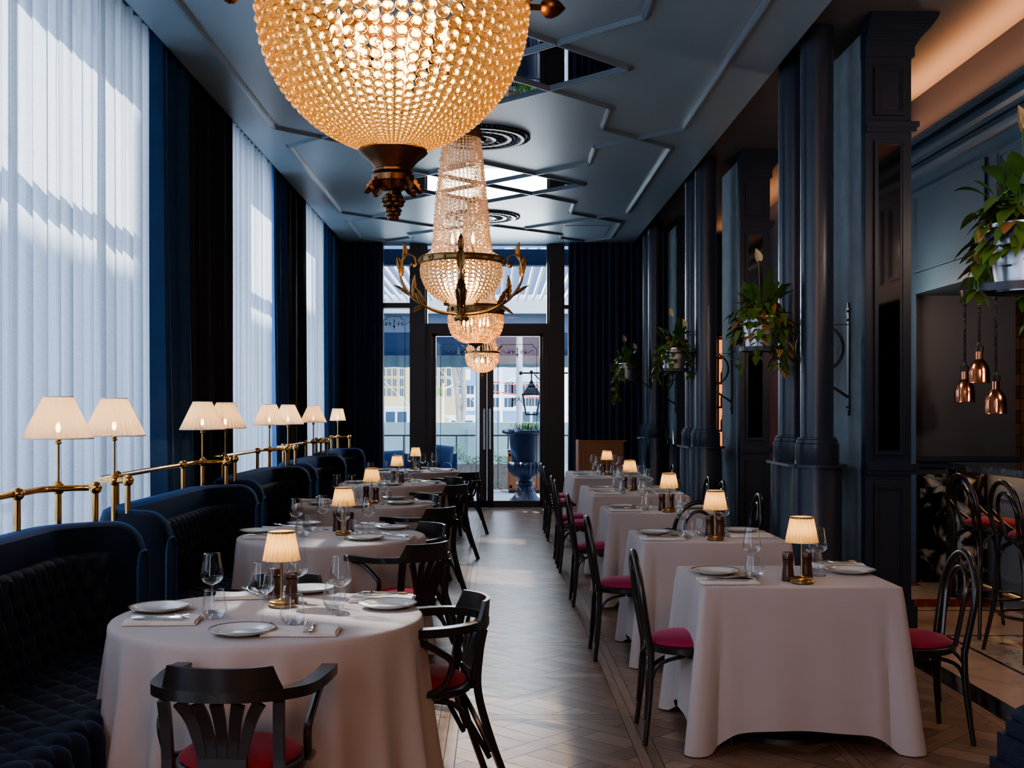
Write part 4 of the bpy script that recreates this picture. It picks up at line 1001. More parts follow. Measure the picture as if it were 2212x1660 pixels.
def cover(tab, side, plate=None, nap=None, wine=None, tumb=None, ang=0, cut=True, cang=None):
    """one place setting; ang turns the napkin, cang the cutlery"""
    w = 'at the %s of the %s' % (side, tab)
    if plate: put('plate', plate, 'white plate with thin gold rim ' + w, 0, 0, GP['plate'])
    if nap:
        q = put('napkin', nap, 'folded linen napkin ' + w, ang, 0, GP['napkin'])
        if cang is not None and abs(abs(cang)-pi/2) < .01: q.scale = (1.35, 1, 1)
        if cut:
            ca = ang if cang is None else cang; dx, dy = cos(ca+ .0), sin(ca)
            put('fork', (nap[0]+dx*.012+.0, nap[1]+dy*.012), 'steel fork on the napkin ' + w, ca+.06, .0165, GP['fork'])
            put('knife', (nap[0]+dx*.040, nap[1]+dy*.040), 'steel knife on the napkin ' + w, ca+.01, .0165, GP['knife'])
    if wine: put('wine', wine, 'clear stemmed wine glass ' + w, 0, 0, GP['wine'])
    if tumb: put('tumbler', tumb, 'clear stemless water glass ' + w, 0, 0, GP['tumbler'])
def lampset(tab, lamp, m1, m2):
    o = put('lamp', lamp, 'small brass lamp with pleated cream shade on the %s' % tab, random.random(), 0, GP['lamp'])
    if m1: put('mill', m1, 'taller dark walnut pepper mill beside the lamp on the %s' % tab, 0, 0, GP['mill'])
    if m2: put('saltmill', m2, 'shorter dark walnut salt mill beside the lamp on the %s' % tab, 0, 0, GP['saltmill'])
# nearest round table
T = RN[0]
lampset(T, P2(608, 1312), (P2(592, 1302)[0]-.005, P2(592, 1302)[1]+.04), (P2(626, 1306)[0]+.002, P2(626, 1306)[1]+.03))
cover(T, 'banquette side', P2(345, 1321), P2(352, 1346), P2(458, 1324), P2(463, 1337), .05, True, -pi/2)
cover(T, 'front edge', P2(524, 1371), P2(651, 1369), P2(567, 1350), P2(632, 1350), 0, True, .08)
cover(T, 'aisle side', P2(838, 1314), P2(826, 1298), P2(735, 1330), P2(723, 1318), 0, True, pi/2)
cover(T, 'far edge', P2(664, 1280), P2(535, 1291), P2(643, 1305), P2(590, 1298), .2, True, .5)
# second round table
T = RN[1]
lampset(T, P2(742, 1157), P2(728, 1149), P2(756, 1150))
cover(T, 'banquette side', P2(556, 1152), P2(573, 1163), P2(640, 1155), P2(654, 1160), .1, True, -pi/2)
cover(T, 'front edge', P2(787, 1167), P2(848, 1165), P2(741, 1165), P2(769, 1160), -.2, True, .9)
cover(T, 'aisle side', P2(848, 1144), P2(806, 1141), P2(796, 1152), None, 0, True, 1.2)
cover(T, 'far edge', P2(657, 1136), P2(612, 1144), P2(698, 1146), P2(670, 1149), .3, True, .9)
# third round table
T = RN[2]
lampset(T, P2(803, 1089), P2(791, 1085), P2(812, 1086))
cover(T, 'banquette side', P2(694, 1091), P2(681, 1083), P2(728, 1083), P2(765, 1089), .1)
cover(T, 'front edge', P2(772, 1096), P2(735, 1096), P2(760, 1084), None, -.2, False)
cover(T, 'aisle side', P2(866, 1090), P2(901, 1088), P2(831, 1091), P2(836, 1089), .3)
cover(T, 'far edge', P2(852, 1079), None, P2(826, 1082), None)
def generic(tab, c, lamp, r=.38, dirs=((-1, 0, 'banquette side'), (0, -1, 'front edge'), (1, -.1, 'aisle side'), (.15, 1, 'far edge'))):
    for (dx, dy, s) in dirs:
        a = atan2(dy, dx); tx, ty = -sin(a), cos(a)
        cover(tab, s, (c[0]+cos(a)*(r+.05)+tx*.02, c[1]+sin(a)*(r+.05)+ty*.02), (c[0]+cos(a)*r-tx*.19, c[1]+sin(a)*r-ty*.19), (c[0]+cos(a)*.24+tx*.12, c[1]+sin(a)*.24+ty*.12), (c[0]+cos(a)*.20+tx*.03, c[1]+sin(a)*.20+ty*.03), a, False)
    lampset(tab, lamp, (lamp[0]-.045, lamp[1]+.05), (lamp[0]+.045, lamp[1]+.05))
generic(RN[3], ROUND[3], (-1.10, 12.98)); generic(RN[4], ROUND[4], (-1.09, 15.85))
# square tables
T = SN[0]
lampset(T, P2(1732, 1261), P2(1702, 1256), (P2(1742, 1256)[0]+.01, P2(1742, 1256)[1]+.03))
cover(T, 'aisle end', P2(1545, 1241), P2(1572, 1260), P2(1624, 1246), P2(1629, 1252), .03, True, -pi/2)
cover(T, 'column end', P2(1838, 1239), P2(1812, 1227), P2(1767, 1245), P2(1758, 1237), 0, True, pi/2)
T = SN[1]
lampset(T, P2(1545, 1168), P2(1533, 1160), P2(1556, 1161))
cover(T, 'aisle end', P2(1413, 1154), P2(1431, 1166), P2(1474, 1161), P2(1483, 1164), .03, True, -pi/2)
cover(T, 'column end', P2(1600, 1150), P2(1620, 1160), P2(1562, 1153), P2(1517, 1158), 0, False)
put('knife', P2(1457, 1150), 'steel knife lying slanted behind the plate on the second square table', .5, .004, GP['knife'])
T = SN[2]
lampset(T, P2(1445, 1107), P2(1430, 1104), P2(1449, 1103))
cover(T, 'aisle end', P2(1341, 1097), P2(1351, 1104), P2(1389, 1101), P2(1396, 1102), .03, True, -pi/2)
cover(T, 'column end', P2(1500, 1099), None, P2(1459, 1099), P2(1470, 1096))
def fourtop(i, lamp):
    x, y, sx, sy = SQ[i]
    for (s, nm) in ((-1, 'aisle'), (1, 'column')):
        for (dy, n2) in ((-.38, 'front'), (.30, 'back')):
            side = '%s %s seat' % (n2, nm)
            cover(SN[i], side, (x+s*.30, y+dy), (x+s*.30, y+dy-.19), (x+s*.14, y+dy+.10-.02*s), (x+s*.12, y+dy+.0), 0, False)
    lampset(SN[i], lamp, (lamp[0]-.045, lamp[1]+.06), (lamp[0]+.05, lamp[1]+.05))
fourtop(3, (1.36, 11.68)); fourtop(4, (1.41, 14.6))
# ---- armchairs
AC = [((-.815, 3.72), -.05, 'black bistro armchair with red seat, its back to the camera at the nearest round table'),
      ((-.31, 4.74), 1.86, 'black bistro armchair on the aisle side of the nearest round table, facing left'),
      ((-.99, 5.20), pi-.05, 'black bistro armchair at the far edge of the nearest round table, only its crest showing'),
      ((-.56, 6.90), .78, 'black bistro armchair on the near aisle side of the second round table'),
      ((-.62, 7.78), 2.2, 'black bistro armchair on the far aisle side of the second round table, facing the camera'),
      ((-.60, 9.40), .80, 'black bistro armchair on the near aisle side of the third round table'),
      ((-.80, 10.55), 2.35, 'black bistro armchair on the far aisle side of the third round table'),
      ((-.57, 12.25), .80, 'black bistro armchair on the near aisle side of the fourth round table'),
      ((-.66, 13.3), 2.3, 'black bistro armchair on the far aisle side of the fourth round table'),
      ((-.48, 14.78), .70, 'black bistro armchair on the near aisle side of the farthest round table')]
for (p, a, l) in AC: place('armchair', l, (p[0], p[1], 0), a, 'black bistro armchairs with red seats')
# ---- bentwood chairs
BC = [((.92, 5.55), -pi/2-.02, 'bentwood chair on the aisle side of the nearest square table'),
      ((1.99, 5.52), pi/2+.03, 'bentwood chair on the column side of the nearest square table'),
      ((.84, 7.36), -pi/2, 'bentwood chair on the aisle side of the second square table'),
      ((1.52, 8.86), 0, 'bentwood chair with its back to the camera, between the second and third square tables'),
      ((.84, 9.36), -pi/2, 'bentwood chair on the aisle side of the third square table'),
      ((1.89, 9.40), pi/2, 'bentwood chair on the column side of the third square table'),
      ((.84, 11.28), -pi/2, 'nearer bentwood chair on the aisle side of the nearer four-seat table'),
      ((.84, 11.98), -pi/2, 'farther bentwood chair on the aisle side of the nearer four-seat table'),
      ((1.93, 11.1), pi/2, 'nearer bentwood chair on the column side of the nearer four-seat table'),
      ((1.93, 11.85), pi/2, 'farther bentwood chair on the column side of the nearer four-seat table'),
      ((.85, 14.05), -pi/2, 'nearer bentwood chair on the aisle side of the farther four-seat table'),
      ((.85, 14.95), -pi/2, 'farther bentwood chair on the aisle side of the farther four-seat table'),
      ((1.99, 13.85), pi/2, 'nearer bentwood chair on the column side of the farther four-seat table'),
      ((1.99, 14.6), pi/2, 'farther bentwood chair on the column side of the farther four-seat table')]
for (p, a, l) in BC: place('chair', l, (p[0], p[1], 0), a, 'bentwood chairs with crimson seats')
place('stool', 'bentwood bar stool with red seat at the corner end of the bar counter', (3.50, 8.1, 0), -pi/2+.15, 'bar stools')
place('stool', 'bentwood bar stool with red seat cut by the right frame edge', (3.45, 7.28, 0), -pi/2+.1, 'bar stools')
# ---- host stand
t = thing('host_stand', 'oak host stand with curved panelled back behind the farthest square tables', 'host stand', (1.22, 16.6, 0))
MB().box(0, .62, 0, .03, .08, 1.12).build('front_panel', 'oak', t)
mb = MB(); 
for (a, b, c, d) in ((.02, .07, .15, 1.03), (.55, .60, .15, 1.03), (.02, .60, 1.03, 1.08), (.02, .60, .1, .15), (.29, .33, .15, 1.03)): mb.box(a, b, -.012, 0, c, d)
mb.build('panel_frame', 'oak', t)
mb = MB(); pts = arc(.40, .24, .24, -pi/2, 0, 8)+[(.64, .5), (.62, .5)]+list(reversed(arc(.40, .24, .21, -pi/2, 0, 8)))+[]
mb.prism(arc(.40, .27, .27, -pi/2, 0, 8)+[(.67, .5), (.64, .5)]+list(reversed(arc(.40, .27, .24, -pi/2, 0, 8))), .08, 1.12); mb.build('curved_side', 'oak', t)
MB().box(-.03, 0, -.01, .5, 0, 1.14).build('side_panel', 'oak', t)
MB().box(-.03, .67, -.02, .03, 1.12, 1.14).build('top_edge', 'oak', t)
MB().box(0, .6, .03, .45, .74, .77).build('shelf', 'oak', t); MB().box(.0, .66, .01, .49, 0, .08).build('plinth', 'wood', t)
# ---- stepped plinth (near right corner)
t = thing('stepped_plinth', 'dark blue stepped pedestal base at the lower right corner', 'pedestal', (2.24, 4.28, 0), .12)
for k, (s, z0, z1) in enumerate(((.60, 0, .13), (.54, .13, .20), (.50, .20, .30), (.455, .30, .36))):
    MB().box(-s/2, s/2, -s/2, s/2, z0, z1).build('step', 'plinthblue', t)
mb = MB(); mb.lathe([(.30, .36), (.30, .38), (.285, .40), (.24, .43), (.20, .48), (.18, .55), (.175, .62), (.19, .66), (.17, .70), (.001, .70)], 4, smooth=False); o = mb.build('fluted_foot', 'plinthblue', t); o.rotation_euler = (0, 0, pi/4)
# ================================================================== CHANDELIERS
def ico(sub):
    bm = bmesh.new(); bmesh.ops.create_icosphere(bm, subdivisions=sub, radius=1); vs = [tuple(v.co) for v in bm.verts]; fs = [tuple(v.index for v in f.verts) for f in bm.faces]; bm.free(); return vs, fs
ICO = {1: ico(1), 2: ico(2)}
def strand(prof, nst, mat, sub, smin=.003, ob=.86, jit=0):
    return [strand1(prof, nst, mat, sub, smin, ob, j) for j in (0, .35, .7)]
def strand1(prof, nst, mat, sub, smin, ob, jit):
    """beads along a (r,z) curve, sized to fill the ring of nst strands"""
    P_ = smooth_path([(p[0], 0, p[1]) for p in prof], 8)
    d = [0]
    for a, b in zip(P_, P_[1:]): d.append(d[-1]+(b-a).length)
    vs0, fs0 = ICO[sub]; mb = MB(); s = jit*.012; j = 0
    while s < d[-1]:
        while j < len(d)-2 and d[j+1] < s: j += 1
        f = (s-d[j])/max(1e-9, d[j+1]-d[j]); c = P_[j].lerp(P_[j+1], f); tdir = (P_[j+1]-P_[j]).normalized()
        r = max(smin, min(.0125, pi*c.x/nst*1.0))
        rot = tdir.to_track_quat('Z', 'Y').to_matrix().to_4x4(); ra = Matrix.Rotation(random.random()*6, 4, 'Z')
        mt = Matrix.Translation(c) @ rot @ ra @ Matrix.Diagonal((r, r, r*ob, 1))
        mb.add([mt @ Vector(v) for v in vs0], fs0, False)
        s += r*ob*2.02
    me = mb.mesh('bead_strand'); me.materials.append(M[mat]); return me
def ring_strands(t, me, n, z, name='bead_strand', skip=()):
    for k in range(n):
        if k in skip: continue
        link(name, me[(k*7+k//3) % 3], t, (0, 0, z), 2*pi*k/n)
def acanthus(mb, base, d, up, L, w, curl=.3):
    """a lobed leaf from base along d, curling toward up"""
    d = Vector(d).normalized(); up = Vector(up).normalized(); s = d.cross(up).normalized(); vs = []; n = 10
    for k in range(n+1):
        f = k/n; c = Vector(base)+d*L*f+up*L*curl*f*f
        ww = w*(sin(pi*min(1, f*.9+.1))**.7)*(1-.24*(k % 2)) if k < n else .001
        vs += [c-s*ww+up*w*.25, c, c+s*ww+up*w*.25, c-up*.004]
    fs = []
    for k in range(n):
        for j in range(4): fs.append((k*4+j, k*4+(j+1) % 4, (k+1)*4+(j+1) % 4, (k+1)*4+j))
    mb.add(vs, fs, True)
    vs2 = []; m = n+1
    for k in range(m):
        a, c, b, e = vs[k*4:k*4+4]; c = Vector(c); ww = (Vector(a)-Vector(b)).length*.42; vs2 += [c-up*ww, c+s*.003, c+up*ww, c-s*.003]
    mb.add(vs2, fs, True)
def ringband(t, r, z0, z1, mat, n_orn=12, name='ring_band'):
    b = MB().lathe([(r-.008, z0), (r+.002, z0), (r+.006, z0+.004), (r+.003, z0+.010), (r+.003, z1-.010), (r+.007, z1-.004), (r+.002, z1), (r-.008, z1), (r-.008, z0)], 64).build(name, mat, t)
    keep = []
    for k in range(n_orn):
        mb = MB(); a = 2*pi*k/n_orn; c = ((r+.004)*cos(a), (r+.004)*sin(a), (z0+z1)/2); h = min(.046, z1-z0)
        if k % 2: mb.sphere(c, h*.22, 8, 6)
        else:
            for q in range(6): b_ = 2*pi*q/6; mb.sphere((c[0]-sin(a)*h*.35*cos(b_), c[1]+cos(a)*h*.35*cos(b_), c[2]+h*.3*sin(b_)), h*.2, 6, 4)
        me = mb.mesh('rosette') if k < 2 else None
        if me: me.materials.append(M[mat]); keep.append(me)
        link('rosette', keep[k % 2], b, rz=2*pi*(k-(k % 2))/n_orn)
def candles(t, z, r, n, s=1.0, a0=.3, mat='flame'):
    for k in range(n):
        a = 2*pi*k/n+a0; x, y = r*cos(a), r*sin(a)
        b = MB().lathe([(.012*s, -.07*s), (.016*s, -.065*s), (.007*s, -.06*s), (.006*s, 0), (.001, 0)], 10, (x, y, z)).build('candle', 'ormolu', t)
        MB().lathe([(.001, 0), (.006*s, .006*s), (.009*s, .020*s), (.006*s, .038*s), (.001, .060*s)], 10, (x, y, z)).build('bulb', mat, b)
def chain(t, z0, z1, r=.006):
    mb = MB(); n = max(1, int((z1-z0)/.05))
    for k in range(n):
        z = z0+(z1-z0)*(k+.5)/n; q = (k % 2)*pi/2
        pts = [(cos(a)*.012*cos(q), cos(a)*.012*sin(q), z+.032*sin(a)) for a in [2*pi*i/10 for i in range(10)]]
        mb.tube(pts, .0035, 5, closed=True)
    mb.build('chain', 'ormolu', t)
    MB().lathe([(.06, 0), (.055, -.02), (.02, -.04), (.012, -.06), (.001, -.06)], 24, (0, 0, z1)).build('ceiling_cup', 'ormolu', t)
def tent_profile(r0, r1, h): return [(r0, 0), (r0*.80, h*.035), (r0*.70, h*.10), (r0*.645, h*.35), (r0*.57, h*.62), (r1, h)]
# -- first: big near bowl
t = thing('chandelier', 'very large amber bead bowl chandelier hanging closest to the camera', 'chandelier', (-.187, 2.12, 2.315))
C1 = t; N1 = 62
bowl = [(.240, -.012), (.2385, -.05), (.230, -.10), (.213, -.145), (.186, -.190), (.146, -.232), (.102, -.262), (.052, -.286)]
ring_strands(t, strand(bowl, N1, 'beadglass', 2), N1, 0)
ringband(t, .246, -.012, .030, 'bronze', 16)
ring_strands(t, strand([(.245, .04), (.20, .08), (.17, .16), (.14, .40), (.11, .72)], 40, 'bead', 1, .004), 40, 0, 'tent_strand')
for k in range(6):
    a = 2*pi*k/6+.12; mb = MB(); cx, cy = .266*cos(a), .266*sin(a)
    mb.xf = Matrix.Translation((cx, cy, -.012)) @ Matrix.Rotation(a, 4, 'Z')
    mb.tube([(-.02, 0, 0), (.012, 0, 0)], .006, 8); prof = [(.001, 0), (.010, .002), (.019, .012), (.020, .022), (.013, .036), (.004, .046), (.001, .048)]
    n = 14; vs = [(p[1]+.006, p[0]*cos(2*pi*i/n), p[0]*sin(2*pi*i/n)) for i in range(n) for p in prof]; K = len(prof)
    mb.add(vs, [(i*K+j, ((i+1) % n)*K+j, ((i+1) % n)*K+j+1, i*K+j+1) for i in range(n) for j in range(K-1)])
    mb.build('pine_cone', 'bronze', t)
FX = Matrix.Translation((0, 0, -.286+.279*.725)) @ Matrix.Diagonal((1, 1, .725, 1))
mb = MB(); mb.xf = FX; mb.lathe([(.060, -.279), (.062, -.283), (.058, -.290), (.045, -.305), (.036, -.320), (.033, -.328), (.036, -.331), (.036, -.336), (.030, -.340), (.001, -.34)], 32, flute=.05, fl_n=24).build('collar', 'bronze', t)
mb = MB(); mb.xf = FX; mb.lathe([(.026, -.338), (.036, -.345), (.036, -.360), (.024, -.376), (.012, -.384), (.009, -.40), (.012, -.404), (.001, -.404)], 24, flute=.12, fl_n=10)
for k in range(8):
    a = 2*pi*k/8; acanthus(mb, (.020*cos(a), .020*sin(a), -.340), (cos(a)*.45, sin(a)*.45, -1), (cos(a), sin(a), .3), .056, .018, .12)
mb.build('acanthus_bulb', 'bronze', t)
mb = MB(); mb.xf = FX; random.seed(5)
for (z, r, n) in ((-.398, .012, 6), (-.407, .016, 8), (-.417, .013, 6), (-.432, .009, 5), (-.441, .008, 4), (-.450, .004, 2)):
    for k in range(n): a = 2*pi*k/n+z*90; mb.sphere((r*cos(a), r*sin(a), z), .0072, 8, 6)
mb.build('grape_cluster', 'bronze', t)
candles(t, -.09, .10, 6, .85); candles(t, -.15, .05, 2, .8, 1.2)
pointlight('bowl_light', (0, 0, -.09), 8, (1, .62, .30), .09, t)
chain(t, .70, CZ-2.315-.03)
MB().lathe([(.11, .70), (.12, .72), (.11, .76), (.04, .80), (.001, .80)], 32).build('crown', 'bronze', t)
# -- second: tent, bowl and four scroll arms
t = thing('chandelier', 'tall tent-and-bowl crystal chandelier with four scrolled bronze arms', 'chandelier', (-.195, 6.67, 2.42), .02)
N2 = 44
ring_strands(t, strand([(.222, -.022), (.229, -.05), (.222, -.10), (.196, -.155), (.150, -.205), (.09, -.238), (.03, -.25)], N2, 'beadclear_glass', 2, .004), N2, 0)
ring_strands(t, strand(tent_profile(.232, .105, .70), 34, 'beadclear', 1, .009), 34, .012, 'tent_strand')
ringband(t, .238, -.022, .018, 'ormolu', 16)
arms = [(.028, -.335), (.03, -.31), (.09, -.30), (.18, -.275), (.27, -.225), (.335, -.14), (.352, -.06), (.335, .01), (.305, .035), (.272, .02), (.262, -.015), (.276, -.035), (.292, -.022)]
for k in range(4):
    a = pi/2*k-pi/2
    mb = MB(); mb.xf = Matrix.Rotation(a, 4, 'Z')
    mb.tube(smooth_path([(r, 0, z) for r, z in arms], 6), [(.0075 if i < 50 else .0055) for i in range(73)], 8)
    mb.tube(smooth_path([(.04, .012, -.31), (.15, .018, -.292), (.24, .022, -.24), (.26, .03, -.19)], 5), .005, 6); mb.tube(smooth_path([(.04, -.012, -.31), (.15, -.018, -.292), (.24, -.022, -.24), (.26, -.03, -.19)], 5), .005, 6)
    mb.sphere((.282, 0, -.024), .014, 10, 8); mb.sphere((.245, 0, -.002), .010, 8, 6); mb.sphere((.03, 0, -.335), .013, 8, 6)
    o = mb.build('scroll_arm', 'ormolu', t)
    mb = MB(); mb.xf = Matrix.Rotation(a, 4, 'Z')
    acanthus(mb, (.345, 0, -.09), (.05, 0, 1), (1, 0, 0), .12, .026, .15); acanthus(mb, (.335, 0, .005), (-.4, 0, 1), (1, 0, 0), .11, .020, .35)
    acanthus(mb, (.20, 0, -.275), (.5, .12, 1), (-.3, .2, .5), .16, .024, -.1); acanthus(mb, (.20, 0, -.275), (.5, -.12, 1), (-.3, -.2, .5), .16, .024, -.1)
    acanthus(mb, (.27, 0, -.225), (.1, 0, 1), (-1, 0, .2), .14, .022, .1); acanthus(mb, (.22, 0, -.262), (1, 0, -.25), (0, 0, 1), .08, .018, -.3)
    acanthus(mb, (.30, 0, -.20), (.8, 0, .9), (1, 0, -.3), .09, .020, .3)
    mb.build('acanthus_leaves', 'ormolu', o)
MB().lathe([(.001, -.375), (.006, -.36), (.004, -.345), (.045, -.335), (.042, -.325), (.016, -.318), (.022, -.30), (.014, -.28), (.022, -.262), (.012, -.25)], 24).build('hub', 'ormolu', t)
candles(t, -.17, .10, 6, 1.2, pi/6); candles(t, .10, .07, 3, 1.2)
pointlight('bowl_light', (0, 0, -.12), 7, (1, .64, .33), .08, t)
MB().lathe([(.112, .70), (.125, .72), (.118, .75), (.05, .79), (.02, .84), (.001, .84)], 32).build('crown', 'ormolu', t)
chain(t, .82, CZ-2.42-.03)
# -- third: wide band, long tent
t = thing('chandelier', 'amber bead chandelier with wide bronze band and glass drop, partly behind the scroll-armed one', 'chandelier', (-.19, 11.27, 2.50))
N3 = 52
ring_strands(t, strand([(.262, -.01), (.266, -.06), (.258, -.12), (.232, -.19), (.18, -.245), (.12, -.275), (.065, -.285)], N3, 'bead', 1, .004), N3, 0)
ring_strands(t, strand(tent_profile(.25, .07, .98), 36, 'beadclear', 1, .009), 36, .09, 'tent_strand')
ringband(t, .272, -.01, .085, 'ormolu', 20)
MB().lathe([(.07, -.27), (.085, -.285), (.06, -.30), (.02, -.315), (.012, -.33), (.001, -.33)], 32).build('collar', 'bronze', t)
MB().sphere((0, 0, -.40), .034, 16, 12).build('glass_drop', 'beadclear', t); MB().tube([(0, 0, -.33), (0, 0, -.37)], .010, 8).build('drop_stem', 'steelhandle', t)
candles(t, -.12, .12, 6, 1.3, .2); pointlight('bowl_light', (0, 0, -.12), 7, (1, .62, .30), .09, t)
mb = MB(); mb.lathe([(.075, 1.06), (.09, 1.08), (.07, 1.11), (.03, 1.14), (.001, 1.14)], 24)
for k in range(8): a = 2*pi*k/8; acanthus(mb, (.07*cos(a), .07*sin(a), 1.07), (cos(a)*.4, sin(a)*.4, 1), (cos(a), sin(a), 0), .06, .016, .5)
mb.build('crown', 'ormolu', t); chain(t, 1.13, CZ-2.50-.03)
# -- fourth
t = thing('chandelier', 'smallest looking bead chandelier nearest the glass doors', 'chandelier', (-.18, 15.85, 2.36))
N4 = 44
ring_strands(t, strand([(.222, -.01), (.225, -.06), (.214, -.12), (.185, -.18), (.13, -.235), (.07, -.262), (.03, -.27)], N4, 'bead', 1, .004), N4, 0)
ring_strands(t, strand([(.225, 0), (.20, .06), (.17, .13), (.15, .19), (.14, .30), (.09, .8)], 32, 'bead', 1, .007), 32, .02, 'tent_strand')
ringband(t, .232, -.012, .016, 'brassdark', 12)
mb = MB()
for k in range(6): a = 2*pi*k/6+.5; acanthus(mb, (.235*cos(a), .235*sin(a), .0), (cos(a)*.4, sin(a)*.4, 1), (cos(a), sin(a), 0), .11, .016, .35)
mb.build('leaf_finials', 'brassdark', t)
MB().lathe([(.03, -.27), (.035, -.278), (.012, -.30), (.018, -.315), (.005, -.34), (.001, -.36)], 20).build('finial', 'ormolu', t)
candles(t, -.14, .08, 4, 1.3, .1); pointlight('bowl_light', (0, 0, -.12), 6, (1, .60, .28), .08, t)
MB().lathe([(.09, .82), (.10, .84), (.04, .88), (.001, .88)], 24).build('crown', 'brassdark', t); chain(t, .87, CZ-2.36-.03)
# ================================================================== PLANTS ON BRACKETS
def leafshape(mb, base, d, up, L, w, heart=True, droop=.3, fold=.25):
    d = Vector(d).normalized(); up = Vector(up); s = d.cross(up)
    if s.length < 1e-3: s = d.orthogonal()
    s.normalize(); nn = s.cross(d).normalized(); vs = []; 
    prof = [(0, .02), (-.10, .55), (.08, .92), (.32, 1.0), (.58, .78), (.82, .38), (1, 0)] if heart else [(0, .05), (.12, .35), (.32, .85), (.52, 1.0), (.72, .75), (.88, .35), (1, 0)]
    for k, (f, ww) in enumerate(prof):
        ff = max(0, f); c = Vector(base)+d*L*f-Vector((0, 0, 1))*L*droop*ff*ff
        m = Vector(base)+d*L*max(0, f)-Vector((0, 0, 1))*L*droop*ff*ff
        vs += [c-s*w*ww+nn*w*fold*ww, m, c+s*w*ww+nn*w*fold*ww]
    fs = []
    for k in range(len(prof)-1): a = k*3; fs += [(a, a+1, a+4, a+3), (a+1, a+2, a+5, a+4)]
    mb.add(vs, fs, True)
def plant(seed, c, label, big=1.0, flowers=1, trail=(-.1, -.05, .42), label_pot=None, dry=.0):
    rnd = random.Random(seed); t = thing('hanging_plant', label, 'plant', c, 0, 'lily and heart-leaf plants on wall brackets')
    MB().lathe([(.105, .0), (.112, .0), (.150, .235), (.158, .24), (.158, .255), (.148, .255), (.14, .225), (.001, .225)], 32).build('pot', 'pot', t)
    MB().lathe([(.142, .222), (.07, .235), (.001, .24)], 20).build('soil', 'soil', t)
    lf = MB(); dr = MB(); li = MB(); vn = MB()
    # bushy mound of heart leaves
    for k in range(int(190*big)):
        a = rnd.uniform(0, 2*pi); r = rnd.uniform(.06, .20)*big; z = .26+rnd.uniform(-.02, .16)*(1.15-r/.24)
        if r > .145: z -= rnd.uniform(0, .19)
        d = (cos(a)+rnd.uniform(-.4, .4), sin(a)+rnd.uniform(-.4, .4), rnd.uniform(-1.1, .3)); L = rnd.uniform(.055, .088)
        leafshape(dr if rnd.random() < .10+dry else lf, (r*cos(a), r*sin(a), z), d, (0, 0, 1), L, L*.42, True, rnd.uniform(.1, .6))
    # trailing vines
    for q in range(6):
        a = rnd.uniform(0, 2*pi) if q > 1 else atan2(trail[1], trail[0])+rnd.uniform(-.3, .3)
        ln = (rnd.uniform(.10, .26) if q > 1 else trail[2]*rnd.uniform(.75, 1)); pts = [(.13*cos(a), .13*sin(a), .25), (.175*cos(a), .175*sin(a), .24), (.195*cos(a), .195*sin(a), .15)]
        x, y, z = pts[-1]
        while z > .15-ln: z -= .05; x += rnd.uniform(-.018, .018); y += rnd.uniform(-.018, .018); pts.append((x, y, z))
        vn.tube(smooth_path(pts, 3), .0022, 5)
        for (x, y, z) in pts[1:]:
            for e in range(2):
                b = rnd.uniform(0, 2*pi); L = rnd.uniform(.05, .078); leafshape(dr if rnd.random() < .06+dry else lf, (x+.01*cos(b), y+.01*sin(b), z), (cos(b), sin(b), rnd.uniform(-1.3, -.2)), (0, 0, 1), L, L*.42, True, .3)
    # long lily leaves
    for k in range(int(20*big)):
        a = rnd.uniform(0, 2*pi); tilt = rnd.uniform(.25, 1.2); L = rnd.uniform(.12, .19)*big
        b = (.06*cos(a), .06*sin(a), .25); h = rnd.uniform(.08, .16); top = (b[0]+cos(a)*h*tilt*.6, b[1]+sin(a)*h*tilt*.6, b[2]+h)
        vn.tube([b, top], .0026, 5); leafshape(li, top, (cos(a)*tilt, sin(a)*tilt, .9), (cos(a), sin(a), 2), L, L*.22, False, .35*tilt)
    # one tall leaf
    leafshape(li, (.01, -.02, .40), (.25, .1, 1), (1, -1, .3), .22*big, .05*big, False, -.0, .2); vn.tube([(0, 0, .25), (.01, -.02, .41)], .003, 5)
    lf.build('heart_leaves', 'leaf', t); dr.build('dry_leaves', 'dryleaf', t); li.build('lily_leaves', 'lilyleaf', t); vn.build('stems', 'lilyleaf', t)
    for k in range(flowers):
        x = (-.03, .12)[k]; zz = (.62, .50)[k]*big; mb = MB(); st = smooth_path([(0, 0, .28), (x*.5, 0, .28+(zz-.28)*.5), (x, -.02, zz)], 5)
        s_ = MB().tube(st, .0028, 6); s_.build('flower_stem', 'lilyleaf', t)
        leafshape(mb, (x, -.02, zz-.005), (-.25, -.1, 1), (.3, -1, 0), .095, .034, True, 0, .55); mb.sphere((x-.01, -.028, zz+.035), .007, 8, 6, 3); mb.build('flower', 'spathe', t)
    return t
